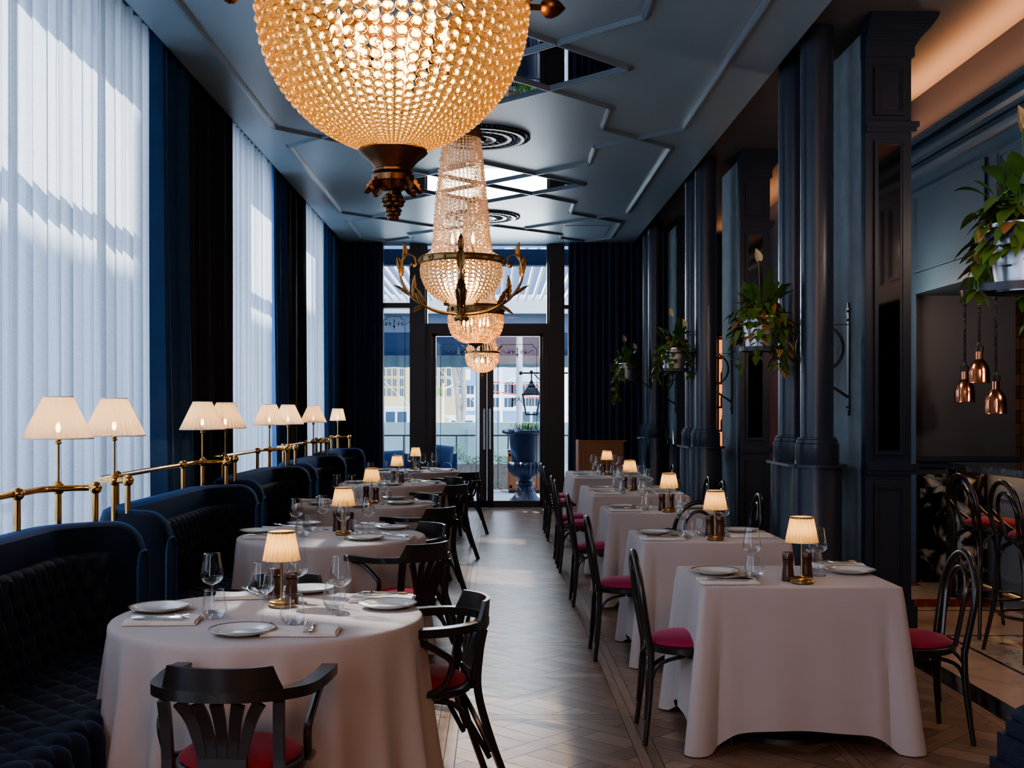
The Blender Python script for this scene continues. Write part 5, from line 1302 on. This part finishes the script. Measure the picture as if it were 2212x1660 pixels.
def bracket(y, label):
    t = thing('wall_bracket', label, 'bracket', (0, y, 0), 0, 'iron plant brackets on the concrete piers')
    xw = 2.66; xp = 2.0; z0 = 2.005
    mb = MB(); mb.box(xw-.012, xw, -.022, .022, 1.56, 2.33)
    for (za, zb, w) in ((2.33, 2.37, .012), (2.28, 2.33, .03), (1.52, 1.56, .012), (1.56, 1.61, .03)): mb.box(xw-.014, xw, -w, w, za, zb)
    for z in (2.305, 2.24, 1.585): 
        for s in (-.012, .012): mb.box(xw-.024, xw-.012, s-.006, s+.006, z-.008, z+.008)
    mb.build('wall_plate', 'iron', t)
    MB().tube([(xw, 0, 2.205), (xp+.16, 0, 2.205)], [(.022, .006)]*2, flat='rect', up=(0, 0, 1)).build('top_arm', 'iron', t)
    MB().tube([(2.44+.175*cos(a), 0, 2.03+.175*sin(a)) for a in [2*pi*k/36 for k in range(36)]], [(.022, .007)]*36, flat='rect', up=(0, 1, 0), closed=True).build('scroll_ring', 'iron', t)
    MB().tube([(xw-.01, 0, 1.66), (xp+.14, 0, 2.0)], [(.022, .008)]*2, flat='rect', up=(0, 1, 0)).build('brace', 'iron', t)
    MB().lathe([(.155, -.012), (.163, -.012), (.163, .018), (.155, .018), (.155, -.012)], 36, (xp, 0, z0+.012)).build('pot_ring', 'iron', t)
    MB().box(xp-.15, xp+.15, -.012, .012, z0-.008, z0).build('base_bar', 'iron', t)
    MB().lathe([(.152, -.01), (.160, -.01), (.160, .01), (.152, .01), (.152, -.01)], 36, (xp, 0, 2.205)).build('upper_ring', 'iron', t)
for i, y in enumerate((4.38, 8.66, 12.95, 17.0)):
    bracket(y, ['iron bracket holding the large plant at the right frame edge', 'iron ring bracket on the lit concrete pier behind the nearest column pair', 'iron ring bracket on the second concrete pier', 'iron ring bracket in the far corner holding the leftmost plant'][i])
z0 = 2.006
plant(21, (2.03, 4.38, z0), 'large leafy plant cut off by the right frame edge, with a pale green-white lily', 1.0, 1, (-.8, -.3, .15))
plant(22, (2.0, 8.66, z0), 'bushy plant with brown tinged leaves and one cream lily, beside the nearest columns', 1.1, 1, (.5, -.6, .30), dry=.1)
plant(24, (2.0, 12.95, z0), 'leafy plant with two lilies, hanging before the second column pair', 1.0, 2, (-.9, -.3, .22))
plant(25, (1.93, 17.0, z0), 'small plant with long trailing vine, hanging before the far drape', .95, 2, (-.9, -.3, .45))
# ================================================================== HEAT LAMPS
def heatlamp(loc, drop, label):
    t = thing('pendant_lamp', label, 'pendant lamp', loc, 0, 'copper pendants over the bar')
    MB().lathe([(.050, 0), (.040, -.06), (.022, -.10), (.020, -.13), (.012, -.14), (.001, -.14)], 24).build('canopy', 'rubber', t)
    mb = MB(); n = int(drop/.0035); pts = [(.011*cos(k*1.05), .011*sin(k*1.05), -.14-(drop-.14)*k/n) for k in range(n+1)]; mb.tube(pts, .0036, 5); mb.tube([(0, 0, -.13), (0, 0, -drop)], .004, 6); mb.build('coiled_cord', 'rubber', t)
    b = -drop
    MB().lathe([(.001, b+.03), (.016, b+.03), (.022, b), (.036, b-.005), (.036, b-.05), (.001, b-.05)], 24).build('cap', 'rubber', t)
    MB().lathe([(.031, b-.05), (.031, b-.115), (.050, b-.135), (.074, b-.175), (.085, b-.22), (.0865, b-.31), (.090, b-.315), (.087, b-.318), (.083, b-.30), (.081, b-.22), (.070, b-.18), (.03, b-.13)], 40).build('lamp_shade', 'copper', t)
    return t
heatlamp((4.10, 10.05, 2.61), .66, 'copper dome pendant, left one of the three over the bar')
heatlamp((4.10, 9.75, 2.61), .50, 'copper dome pendant hanging highest of the three over the bar')
heatlamp((4.12, 9.47, 2.61), .76, 'copper dome pendant hanging lowest of the three over the bar')
# ================================================================== OUTSIDE THE DOORS
def OX(px, d): return (px-VPX)*d/2500
def OZ(py, d): return 1.55-(py-890)*d/2500
struct('terrace_floor', MB().box(-9, 9, 18.78, 26.5, -.15, -.02), 'o_deck', label='sunlit pale tiled terrace beyond the doors')
struct('ground_quay', MB().box(-60, 60, 26.6, 44, -.6, -.4), 'o_deck', label='quay paving beyond the terrace')
struct('water_harbour', MB().box(-80, 80, 44, 58, -.9, -.8), 'water', label='harbour water')
# urn
t = thing('garden_urn', 'tall cobalt blue fluted urn with rolled rim standing on the terrace right of the doors', 'urn', (OX(1135, 20.1), 20.1, -.02))
MB().box(-.27, .27, -.27, .27, 0, .04).build('foot_slab', 'urnblue', t)
MB().lathe([(.25, .04), (.235, .06), (.19, .12), (.15, .20), (.125, .28)], 72, flute=.06, fl_n=28).build('fluted_foot', 'urnblue', t)
MB().lathe([(.125, .28), (.15, .30), (.165, .325), (.15, .35), (.115, .365), (.11, .40), (.14, .43)], 40).build('knop', 'urnblue', t)
MB().lathe([(.12, .42), (.20, .46), (.265, .53), (.29, .61), (.285, .67), (.255, .70)], 90, flute=.10, fl_n=26).build('gadrooned_bowl', 'urnblue', t)
MB().lathe([(.25, .68), (.245, .75), (.265, .95), (.285, 1.14), (.29, 1.17), (.001, 1.16)], 48).build('body', 'urnblue', t)
MB().lathe([(.28, 1.16), (.33, 1.18), (.385, 1.20), (.40, 1.225), (.39, 1.25), (.35, 1.265), (.28, 1.25), (.26, 1.22)], 90, flute=.04, fl_n=36).build('rolled_rim', 'urnblue', t)
mb = MB(); rnd = random.Random(4)
for k in range(120):
    a = rnd.uniform(0, 6.28); r = rnd.uniform(0, .26); h = rnd.uniform(.05, .16); x, y = r*cos(a), r*sin(a); mb.tube([(x, y, 1.2), (x+rnd.uniform(-.05, .05), y+rnd.uniform(-.05, .05), 1.23+h)], [.004, .006], 4)
mb.build('dry_plants', 'o_leaf', t)
# service cabinet
t = thing('service_cabinet', 'brown wooden cabinet behind the blue urn', 'cabinet', (OX(1097, 22.3), 22.3, -.02))
MB().box(0, .72, 0, .5, .06, .80).build('body', 'oak', t)
mb = MB(); 
for (a, b, c, d) in ((.03, .08, .1, .76), (.64, .69, .1, .76), (.03, .69, .71, .76), (.03, .69, .1, .15)): mb.box(a, b, -.014, 0, c, d)
mb.build('door_frame_rails', 'oak', t); MB().box(.0, .72, .0, .5, .80, .83).build('top', 'wood', t); MB().box(.02, .70, .02, .48, 0, .06).build('plinth', 'wood', t)
# lantern
t = thing('lantern', 'black framed glass lantern hanging outside the right door', 'lantern', (OX(1148, 20.6), 20.6, 1.50))
mb = MB()
for (sx, sy) in ((-1, -1), (1, -1), (1, 1), (-1, 1)): mb.tube([(sx*.10, sy*.10, .0), (sx*.155, sy*.155, .36)], .011, 6)
for (z, s) in ((0, .105), (.36, .165)): mb.tube([(-s, -s, z), (s, -s, z), (s, s, z), (-s, s, z)], .013, 6, closed=True)
mb.build('frame', 'o_black', t)
mb = MB(); mb.lathe([(.23, .36), (.15, .45), (.08, .50), (.10, .51), (.05, .56), (.03, .60), (.001, .62)], 4, smooth=False); r_ = mb.build('roof', 'o_black', t); r_.rotation_euler = (0, 0, pi/4)
mb = MB(); mb.lathe([(.14, .0), (.215, .36)], 4, smooth=False); r_ = mb.build('glass', 'pane', t); r_.rotation_euler = (0, 0, pi/4)
mb = MB(); mb.tube([(0, 0, .60), (0, 0, .74)], .012, 6); mb.tube([(-.18, 0, .74), (.75, 0, .74)], .014, 8); mb.sphere((-.19, 0, .74), .035); mb.sphere((0, 0, .76), .03); mb.tube([(.05, 0, .72), (.22, 0, .55), (.3, 0, .3)], .010, 6); mb.tube([(.75, 0, -1.5), (.75, 0, .8)], .03, 8)
mb.build('hanging_bar', 'o_black', t)
# parapet, railing, planters
struct('wall_parapet', MB().box(-7, 7, 27.2, 27.5, -.1, 1.30), 'o_wall', label='pale green low parapet wall beyond the terrace')
tag(MB().box(OX(1010, 26.6), OX(1052, 26.6), 26.6, 27.15, -.1, 1.15).build('parapet_pier', 'o_wall'), 'pale green square pier in front of the parapet', 'pier')
t = thing('terrace_railing', 'thin black wire railing along the terrace edge', 'railing', (0, 25.3, -.02))
mb = MB(); mb.tube([(-3.2, 0, 1.05), (2.2, 0, 1.05)], .016, 6); mb.build('top_rail', 'o_black', t)
mb = MB()
for z in (.85, .65, .45, .25): mb.tube([(-3.2, 0, z), (2.2, 0, z)], .005, 5)
mb.build('wires', 'steelhandle', t)
for x in (-3.2, -2.0, -.85, .28, 1.4, 2.2): MB().tube([(x, 0, 0), (x, 0, 1.05)], .014, 6).build('post', 'o_black', t)
for i, (xa, xb) in enumerate(((OX(968, 23.4), OX(1040, 23.4)), (OX(1062, 23.4), OX(1095, 23.4)+.2))):
    t = thing('planter_box', ['grey stone planter with green shrubs left of the door stiles', 'grey stone planter with green shrubs right of the door stiles'][i], 'planter', (xa, 23.4, -.02), 0, 'stone planters on the terrace')
    MB().box(0, xb-xa, 0, .4, 0, .50).build('box', 'o_stone', t)
    mb = MB(); rnd = random.Random(30+i); Lx = xb-xa
    for k in range(int(420*Lx/.7)):
        x = rnd.uniform(.02, Lx-.02); z = .50+rnd.uniform(0, .16)+max(0, .28*sin(x*9+i*2))*rnd.random(); y = rnd.uniform(.02, .38); a = rnd.uniform(0, 6.28); L = rnd.uniform(.03, .06)
        leafshape(mb, (x, y, z), (cos(a), sin(a), rnd.uniform(-.2, .8)), (0, 0, 1), L, L*.4, False, .2)
    mb.build('shrub_foliage', 'o_leaf', t)
# terrace sofa with cushions
t = thing('terrace_sofa', 'low blue terrace sofa seen through the left panes', 'sofa', (OX(826, 21.2), 21.2, -.02))
MB().box(0, 1.35, 0, .6, .15, .42).build('seat', 'o_cushion', t); MB().box(0, 1.35, .55, .68, .15, .78).build('back', 'o_cushion', t)
for x in (.05, 1.28): MB().box(x, x+.04, .03, .07, 0, .15).build('leg', 'o_black', t)
def pillow(name, label, loc, sx, sz, rz=0, ry=0):
    def fn(u, v):
        a, b = 2*u-1, 2*v-1; e = (1-abs(a)**4)*(1-abs(b)**4); return (a*sx/2, -.07*sqrt(max(0, e)), b*sz/2)
    mb = MB().grid(fn, 14, 14); mb.grid(lambda u, v: (fn(u, v)[0], -fn(u, v)[1], fn(u, v)[2]), 14, 14)
    o = mb.build(name, 'o_cushion'); o.location = loc; o.rotation_euler = (-.2, ry, rz); tag(o, label, 'cushion', 'blue cushions on the terrace sofa'); return o
pillow('cushion', 'square blue cushion leaning beside the left door leaf', (OX(955, 21.5), 21.5, .72), .40, .42, 0, .12)
pillow('cushion', 'wide blue cushion behind the left side pane', (OX(850, 21.5), 21.5, .66), .42, .34, 0, -.05)
o = MB().tube([(-.0, -.16, 0), (.0, .16, 0)], .10, 20).build('bolster', 'o_cushion'); o.location = (OX(963, 21.1), 21.3, .52); tag(o, 'round pale blue bolster with its round end toward the room', 'bolster')
# pergola and awning
t = thing('pergola', 'white slatted pergola roof on a blue beam outside the doors', 'pergola', (0, 0, 0))
mb = MB()
for k in range(44): x = -3.6+k*.17; mb.add([], []); mb.box(x-.02, x+.03, 19.2, 25.2, 3.98, 4.06, Matrix.Rotation(0, 4, 'Z'))
mb.build('slats', 'o_white', t)
mb = MB(); mb.box(-4, 4, 19.0, 19.2, 3.96, 4.22); mb.build('beam', 'o_awning', t)
mb = MB(); mb.box(-4, 4, 25.2, 25.4, 3.7, 4.1)
for x in (-2.6, -.2, 1.35): mb.box(x-.05, x+.05, 25.25, 25.35, 0, 3.8)
mb.build('frame', 'o_white', t)
t = thing('awning', 'navy awning with straight teal valance hanging outside the doors', 'awning', (0, 0, 0))
mb = MB(); mb.add([(-4, 25.5, 3.35), (4, 25.5, 3.35), (4, 26.6, 2.84), (-4, 26.6, 2.84)], [(0, 1, 2, 3)], False); mb.build('canopy', 'o_awning', t)
mb = MB(); mb.grid(lambda u, v: (-4+8*u, 26.6+.012*sin(u*160), 2.84-v*(.26+.012*abs(sin(u*60)))), 240, 2); mb.build('valance', 'o_valance', t)
MB().box(-4, 4, 25.45, 25.55, 3.30, 3.93).build('rear_screen', 'o_fascia', t)
# added sun blocker beside the windows, then the upper facade in the top glass
mb = MB(); rnd = random.Random(12); y = -8
while y < 34: w_ = rnd.uniform(.8, 2.6); mb.box(-9.5, -9, y, y+w_, -.2, rnd.choice((10.9, 11.3, 11.8, 12.2, 12.6))); y += w_  # unseen blocks, heights shaped to block most sun and leave patches
struct('wall_sun_block', mb, 'o_facade', label='uneven sun-blocking wall added outside the window wall')
struct('ground_street', MB().box(-9, -2.96, -6, 18.7, -.2, -.05), 'o_deck', label='pavement outside the window wall')
mb = MB()
for k in range(4): mb.box(OX(1090+k*26, 28.3), OX(1108+k*26, 28.3), 28.24, 28.3, OZ(550, 28.3), OZ(536, 28.3))
struct('window_5', mb, 'o_white', label='white window frames of the facade above the pergola')
struct('wall_upper_facade', MB().box(-7, 7, 28.3, 28.6, 4.3, 9), 'o_facade', label='pale building facade above the pergola')
# yellow building
def facade(name, label, x0, x1, y, z0, z1, mat, wins, wmat='o_dkglass', fr=None, roof=None, fw=.03):
    t = thing(name, label, 'building', (0, 0, 0)); MB().box(x0, x1, y, y+4, z0, z1).build('wall', mat, t)
    for (x, z, w, h) in wins:
        wn = MB().box(x-w/2-fw, x+w/2+fw, y-.06, y, z-h/2-fw, z+h/2+fw).build('window', fr or mat, t)
        mb = MB()
        for s in (-1, 1): mb.box(x+s*w/4-w/4+.02, x+s*w/4+w/4-.02, y-.08, y-.05, z-h/2, z+h/2)
        mb.build('pane', wmat, wn)
    if roof:
        mb = MB(); h = roof; mb.add([(x0-.3, y-.4, z1), (x1+.3, y-.4, z1), (x1+.3, y+3, z1+h), (x0-.3, y+3, z1+h)], [(0, 1, 2, 3)], False); mb.build('roof', 'o_roof', t)
    return t
yb = 72
wins = [(OX(px, yb), OZ(py, yb), .26, .46) for px in (829, 841, 853, 868, 940, 955, 970) for py in (805, 827, 848)]
facade('apartment_building', 'ochre building with rows of dark windows across the harbour', OX(800, yb), OX(985, yb), yb, -1, 6.5, 'o_yellow', wins)
yb = 64
wins = [(OX(px, yb), OZ(py, yb), .42, .56) for px in (996, 1016, 1070, 1097, 1116, 1135, 1155) for py in (842, 869)]
t = facade('harbour_house', 'blue clapboard harbour houses with white framed windows', OX(988, yb), OX(1185, yb), yb, -1, OZ(826, yb), 'o_blue', wins, 'o_dkglass', 'o_white', 2.6, .08)
mb = MB(); x = OX(1006, yb); z = OZ(826, yb)
mb.box(x-.7, x+.7, yb-.6, yb+1, z-.2, z+.9); mb.build('dormer', 'o_blue', t)
MB().add([(x-.95, yb-.7, z+.85), (x, yb-.7, z+1.7), (x+.95, yb-.7, z+.85)], [(0, 1, 2)], False).build('gable', 'o_white', t)
MB().box(x-.28, x+.28, yb-.66, yb-.6, z+.1, z+.7).build('dormer_window', 'o_white', t)
mb = MB()
for k in range(2): zz = OZ((856, 884)[k], yb); mb.box(OX(988, yb), OX(1185, yb), yb-.1, yb, zz-.1, zz+.1)
mb.build('cornice', 'o_white', t)
t = thing('quay_market', 'long pale roofed red kiosk on the far quay', 'kiosk', (0, 0, 0))
MB().box(OX(1066, 60), OX(1165, 60), 60, 61, -.8, .55).build('wall', 'o_red', t); MB().box(OX(1060, 60), OX(1168, 60), 59.3, 61.2, .55, .95).build('roof', 'o_white', t)
# tree
t = thing('bare_tree', 'pale bare tree trunk forking beyond the parapet', 'tree', (OX(993, 33), 33, -.5))
mb = MB(); mb.tube(smooth_path([(.12, 0, 0), (.06, 0, 1.0), (-.03, 0, 1.9), (-.12, 0, 2.9), (-.32, 0, 4.2)], 5), [.13-.003*k for k in range(21)], 10)
mb.tube(smooth_path([(.02, 0, 1.4), (.12, 0, 2.2), (.10, 0, 3.1), (.16, 0, 4.2)], 5), .075, 8); mb.tube(smooth_path([(.10, 0, 2.7), (-.05, 0, 3.4), (-.06, 0, 4.2)], 5), .05, 8)
mb.build('trunk', 'o_trunk', t)
# white post outside
tag(MB().box(OX(1027, 24.2), OX(1040, 24.2), 24.2, 24.32, -.02, 3.6).build('terrace_post', 'o_white'), 'white square terrace post just left of the door stiles', 'post')
tag(MB().lathe([(.10, -.02), (.10, .3), (.075, .35), (.070, 3.5)], 24, (OX(1122, 25.6), 25.6, 0)).build('round_post', 'o_white'), 'round white post behind the lantern', 'post')
# boats, masts, flags
def boat(label, px, y, s, seed, name='moored_boat'):
    t = thing(name, label, 'boat', (OX(px, y), y, -.8)); 
    mb = MB(); pts = [(-3*s, -.9*s), (2.2*s, -1.0*s), (3.6*s, 0), (2.2*s, 1.0*s), (-3*s, .9*s)]; mb.prism(pts, .0, 1.35*s); mb.build('hull', 'o_white', t)
    mb = MB(); mb.box(-.9*s, .9*s, -.6*s, .6*s, 1.35*s, 2.5*s); mb.box(-1.05*s, 1.05*s, -.7*s, .7*s, 2.5*s, 2.6*s); mb.build('wheelhouse', 'o_white', t)
    mb = MB()
    for k in (-1, 0, 1): mb.box(k*.55*s-.22*s, k*.55*s+.22*s, -.62*s, -.60*s, 1.8*s, 2.35*s)
    mb.build('cabin_window', 'o_dkglass', t)
    mb = MB(); mb.tube([(-1.6*s, 0, 1.3*s), (-1.6*s, 0, 5.2*s)], .05*s, 6); mb.tube([(-1.6*s, 0, 3.6*s), (-.4*s, 0, 4.2*s)], .03*s, 5); mb.tube([(-2.8*s, 0, 1.4*s), (-1.6*s, 0, 5*s)], .015*s, 4); mb.tube([(2.2*s, 0, 1.4*s), (-1.6*s, 0, 5*s)], .015*s, 4); mb.build('mast', 'o_white', t)
    mb = MB()
    for k in range(8): x = -2.9*s+k*.7*s; mb.tube([(x, -.9*s, 1.35*s), (x, -.9*s, 1.8*s)], .02*s, 4)
    mb.tube([(-2.9*s, -.9*s, 1.8*s), (2.1*s, -.95*s, 1.8*s)], .02*s, 4); mb.build('deck_rail', 'steelhandle', t)
    return t
boat('white boat with glazed wheelhouse moored behind the left door leaf', 1012, 46, .85, 1)
boat('white boat seen through the narrow pane left of the doors', 846, 55.5, 1.0, 2)
t = boat('boat with tall red and white cranes right of the lantern', 1160, 52, 1.0, 3)
mb = MB(); mb.tube([(-2.2, 0, 3.3), (1.2, 0, 2.8)], .035, 6); mb.tube([(-2, 0, 3.7), (1.2, 0, 3.3)], .03, 6); mb.build('red_boom', 'o_red', t)
for i, (px, top, mt) in enumerate(((937, 818, 'o_red'), (958, 828, 'o_leaf'))):
    t = thing('flagpole', ['white flagpole with small red flag', 'white flagpole with small green flag'][i], 'flagpole', (OX(px, 40), 40, -.4)); h = OZ(top, 40)+.4
    MB().tube([(0, 0, 0), (0, 0, h)], .03, 6).build('pole', 'o_white', t); MB().grid(lambda u, v: (-.02-.35*u, .05*sin(u*6), h-.05-.25*v-.3*u), 6, 3).build('flag', mt, t)
# ================================================================== LIGHT
w = bpy.data.worlds.new('sky'); bpy.context.scene.world = w; w.use_nodes = True; nt = w.node_tree; nt.nodes.clear()
o = nt.nodes.new('ShaderNodeOutputWorld'); b = nt.nodes.new('ShaderNodeBackground'); tc = nt.nodes.new('ShaderNodeTexCoord'); sp = nt.nodes.new('ShaderNodeSeparateXYZ'); r = nt.nodes.new('ShaderNodeValToRGB')
nt.links.new(tc.outputs['Generated'], sp.inputs[0]); nt.links.new(sp.outputs['Z'], r.inputs[0]); nt.links.new(r.outputs[0], b.inputs[0]); nt.links.new(b.outputs[0], o.inputs[0])
r.color_ramp.elements[0].position = 0; r.color_ramp.elements[0].color = (.85, .92, 1, 1); r.color_ramp.elements[1].position = .6; r.color_ramp.elements[1].color = (.45, .65, 1, 1); b.inputs[1].default_value = 1.8
s = bpy.data.lights.new('sun', 'SUN'); s.energy = 13; s.angle = .01; s.color = (1, .95, .86); so = bpy.data.objects.new('sun', s); COL.objects.link(so)
so.rotation_euler = Vector((.62, -.38, -.80)).to_track_quat('-Z', 'Y').to_euler()
for i, (y0, y1, p) in enumerate(((.9, 8.95, 190), (10.75, 13.4, 85), (15.0, 17.2, 75))):
    arealight('window_and_fill_daylight', (-3.05, (y0+y1)/2, 2.2), (0, -pi/2, 0), 4.1, y1-y0, p, (.74, .86, 1))
arealight('window_and_fill_daylight', (-2.35, -1.4, 2.2), (0, -pi/2, R(25)), 3.4, 2.2, 70, (.68, .80, 1))  # bluish fill added behind the camera, no window is built here
# daylight pushing in through the glazed doors
arealight('door_daylight', (-.1, 18.95, 3.2), (R(-68), 0, 0), 2.1, 1.6, 60, (.85, .93, 1))
# cove light on the bulkhead ledge, then an added warm fill behind the camera
arealight('cove_light', (XB-.075, 6.0, 3.985), (pi, -.12, 0), .08, 9.0, 46, (1, .45, .20)).data.spread = 1.9
arealight('cove_light', (3.6, 14.5, 3.985), (pi, -.1, 0), .08, 7.0, 16, (1, .45, .20)).data.spread = 1.9
arealight('bar_light', (4.05, 6.4, 1.05), (0, -.5, 0), .05, 5.8, 5, (1, .55, .28))
arealight('warm_fill', (.4, -1.6, 3.6), (R(62), 0, 0), 2.6, 1.0, 50, (1, .52, .31))  # unseen warm fill added for surfaces facing the camera
pointlight('column_side_fill', (3.2, 5.2, 2.9), 14, (1, .74, .55), .12)  # added point fill, no lamp hangs here
pointlight('bar_fill', (4.7, 8.6, 2.4), 16, (1, .78, .62), .12)  # ambient fill added to lift the dark bar recess
pointlight('bar_fill', (3.5, 7.0, 2.9), 10, (1, .74, .56), .12)  # another added fill in front of the bar, without a fitting
pointlight('column_side_fill', (3.3, 9.9, 2.5), 14, (1, .72, .52), .08)  # fill added near the bar end wall, no fitting behind it
# ================================================================== CAMERA
cd = bpy.data.cameras.new('camera'); cam = bpy.data.objects.new('camera', cd); COL.objects.link(cam)
cd.sensor_width = 36; cd.lens = FPX/2212*36; cd.shift_y = (HZ-830)/2212; cd.clip_start = .05; cd.clip_end = 400
cam.location = (0, 0, EYE); cam.rotation_euler = (pi/2, 0, -TH); bpy.context.scene.camera = cam
sc = bpy.context.scene
sc.view_settings.view_transform = 'AgX'
try: sc.view_settings.look = 'AgX - Medium High Contrast'
except Exception: pass
sc.view_settings.exposure = 1.0
cy = sc.cycles
cy.max_bounces = 7; cy.diffuse_bounces = 3; cy.glossy_bounces = 4; cy.transmission_bounces = 4; cy.transparent_max_bounces = 14
cy.sample_clamp_indirect = 3.0; cy.use_denoising = True; cy.caustics_reflective = False; cy.caustics_refractive = False
cy.use_adaptive_sampling = True; cy.adaptive_threshold = .02; cy.use_light_tree = True
try: cy.denoiser = 'OPENIMAGEDENOISE'
except Exception: pass
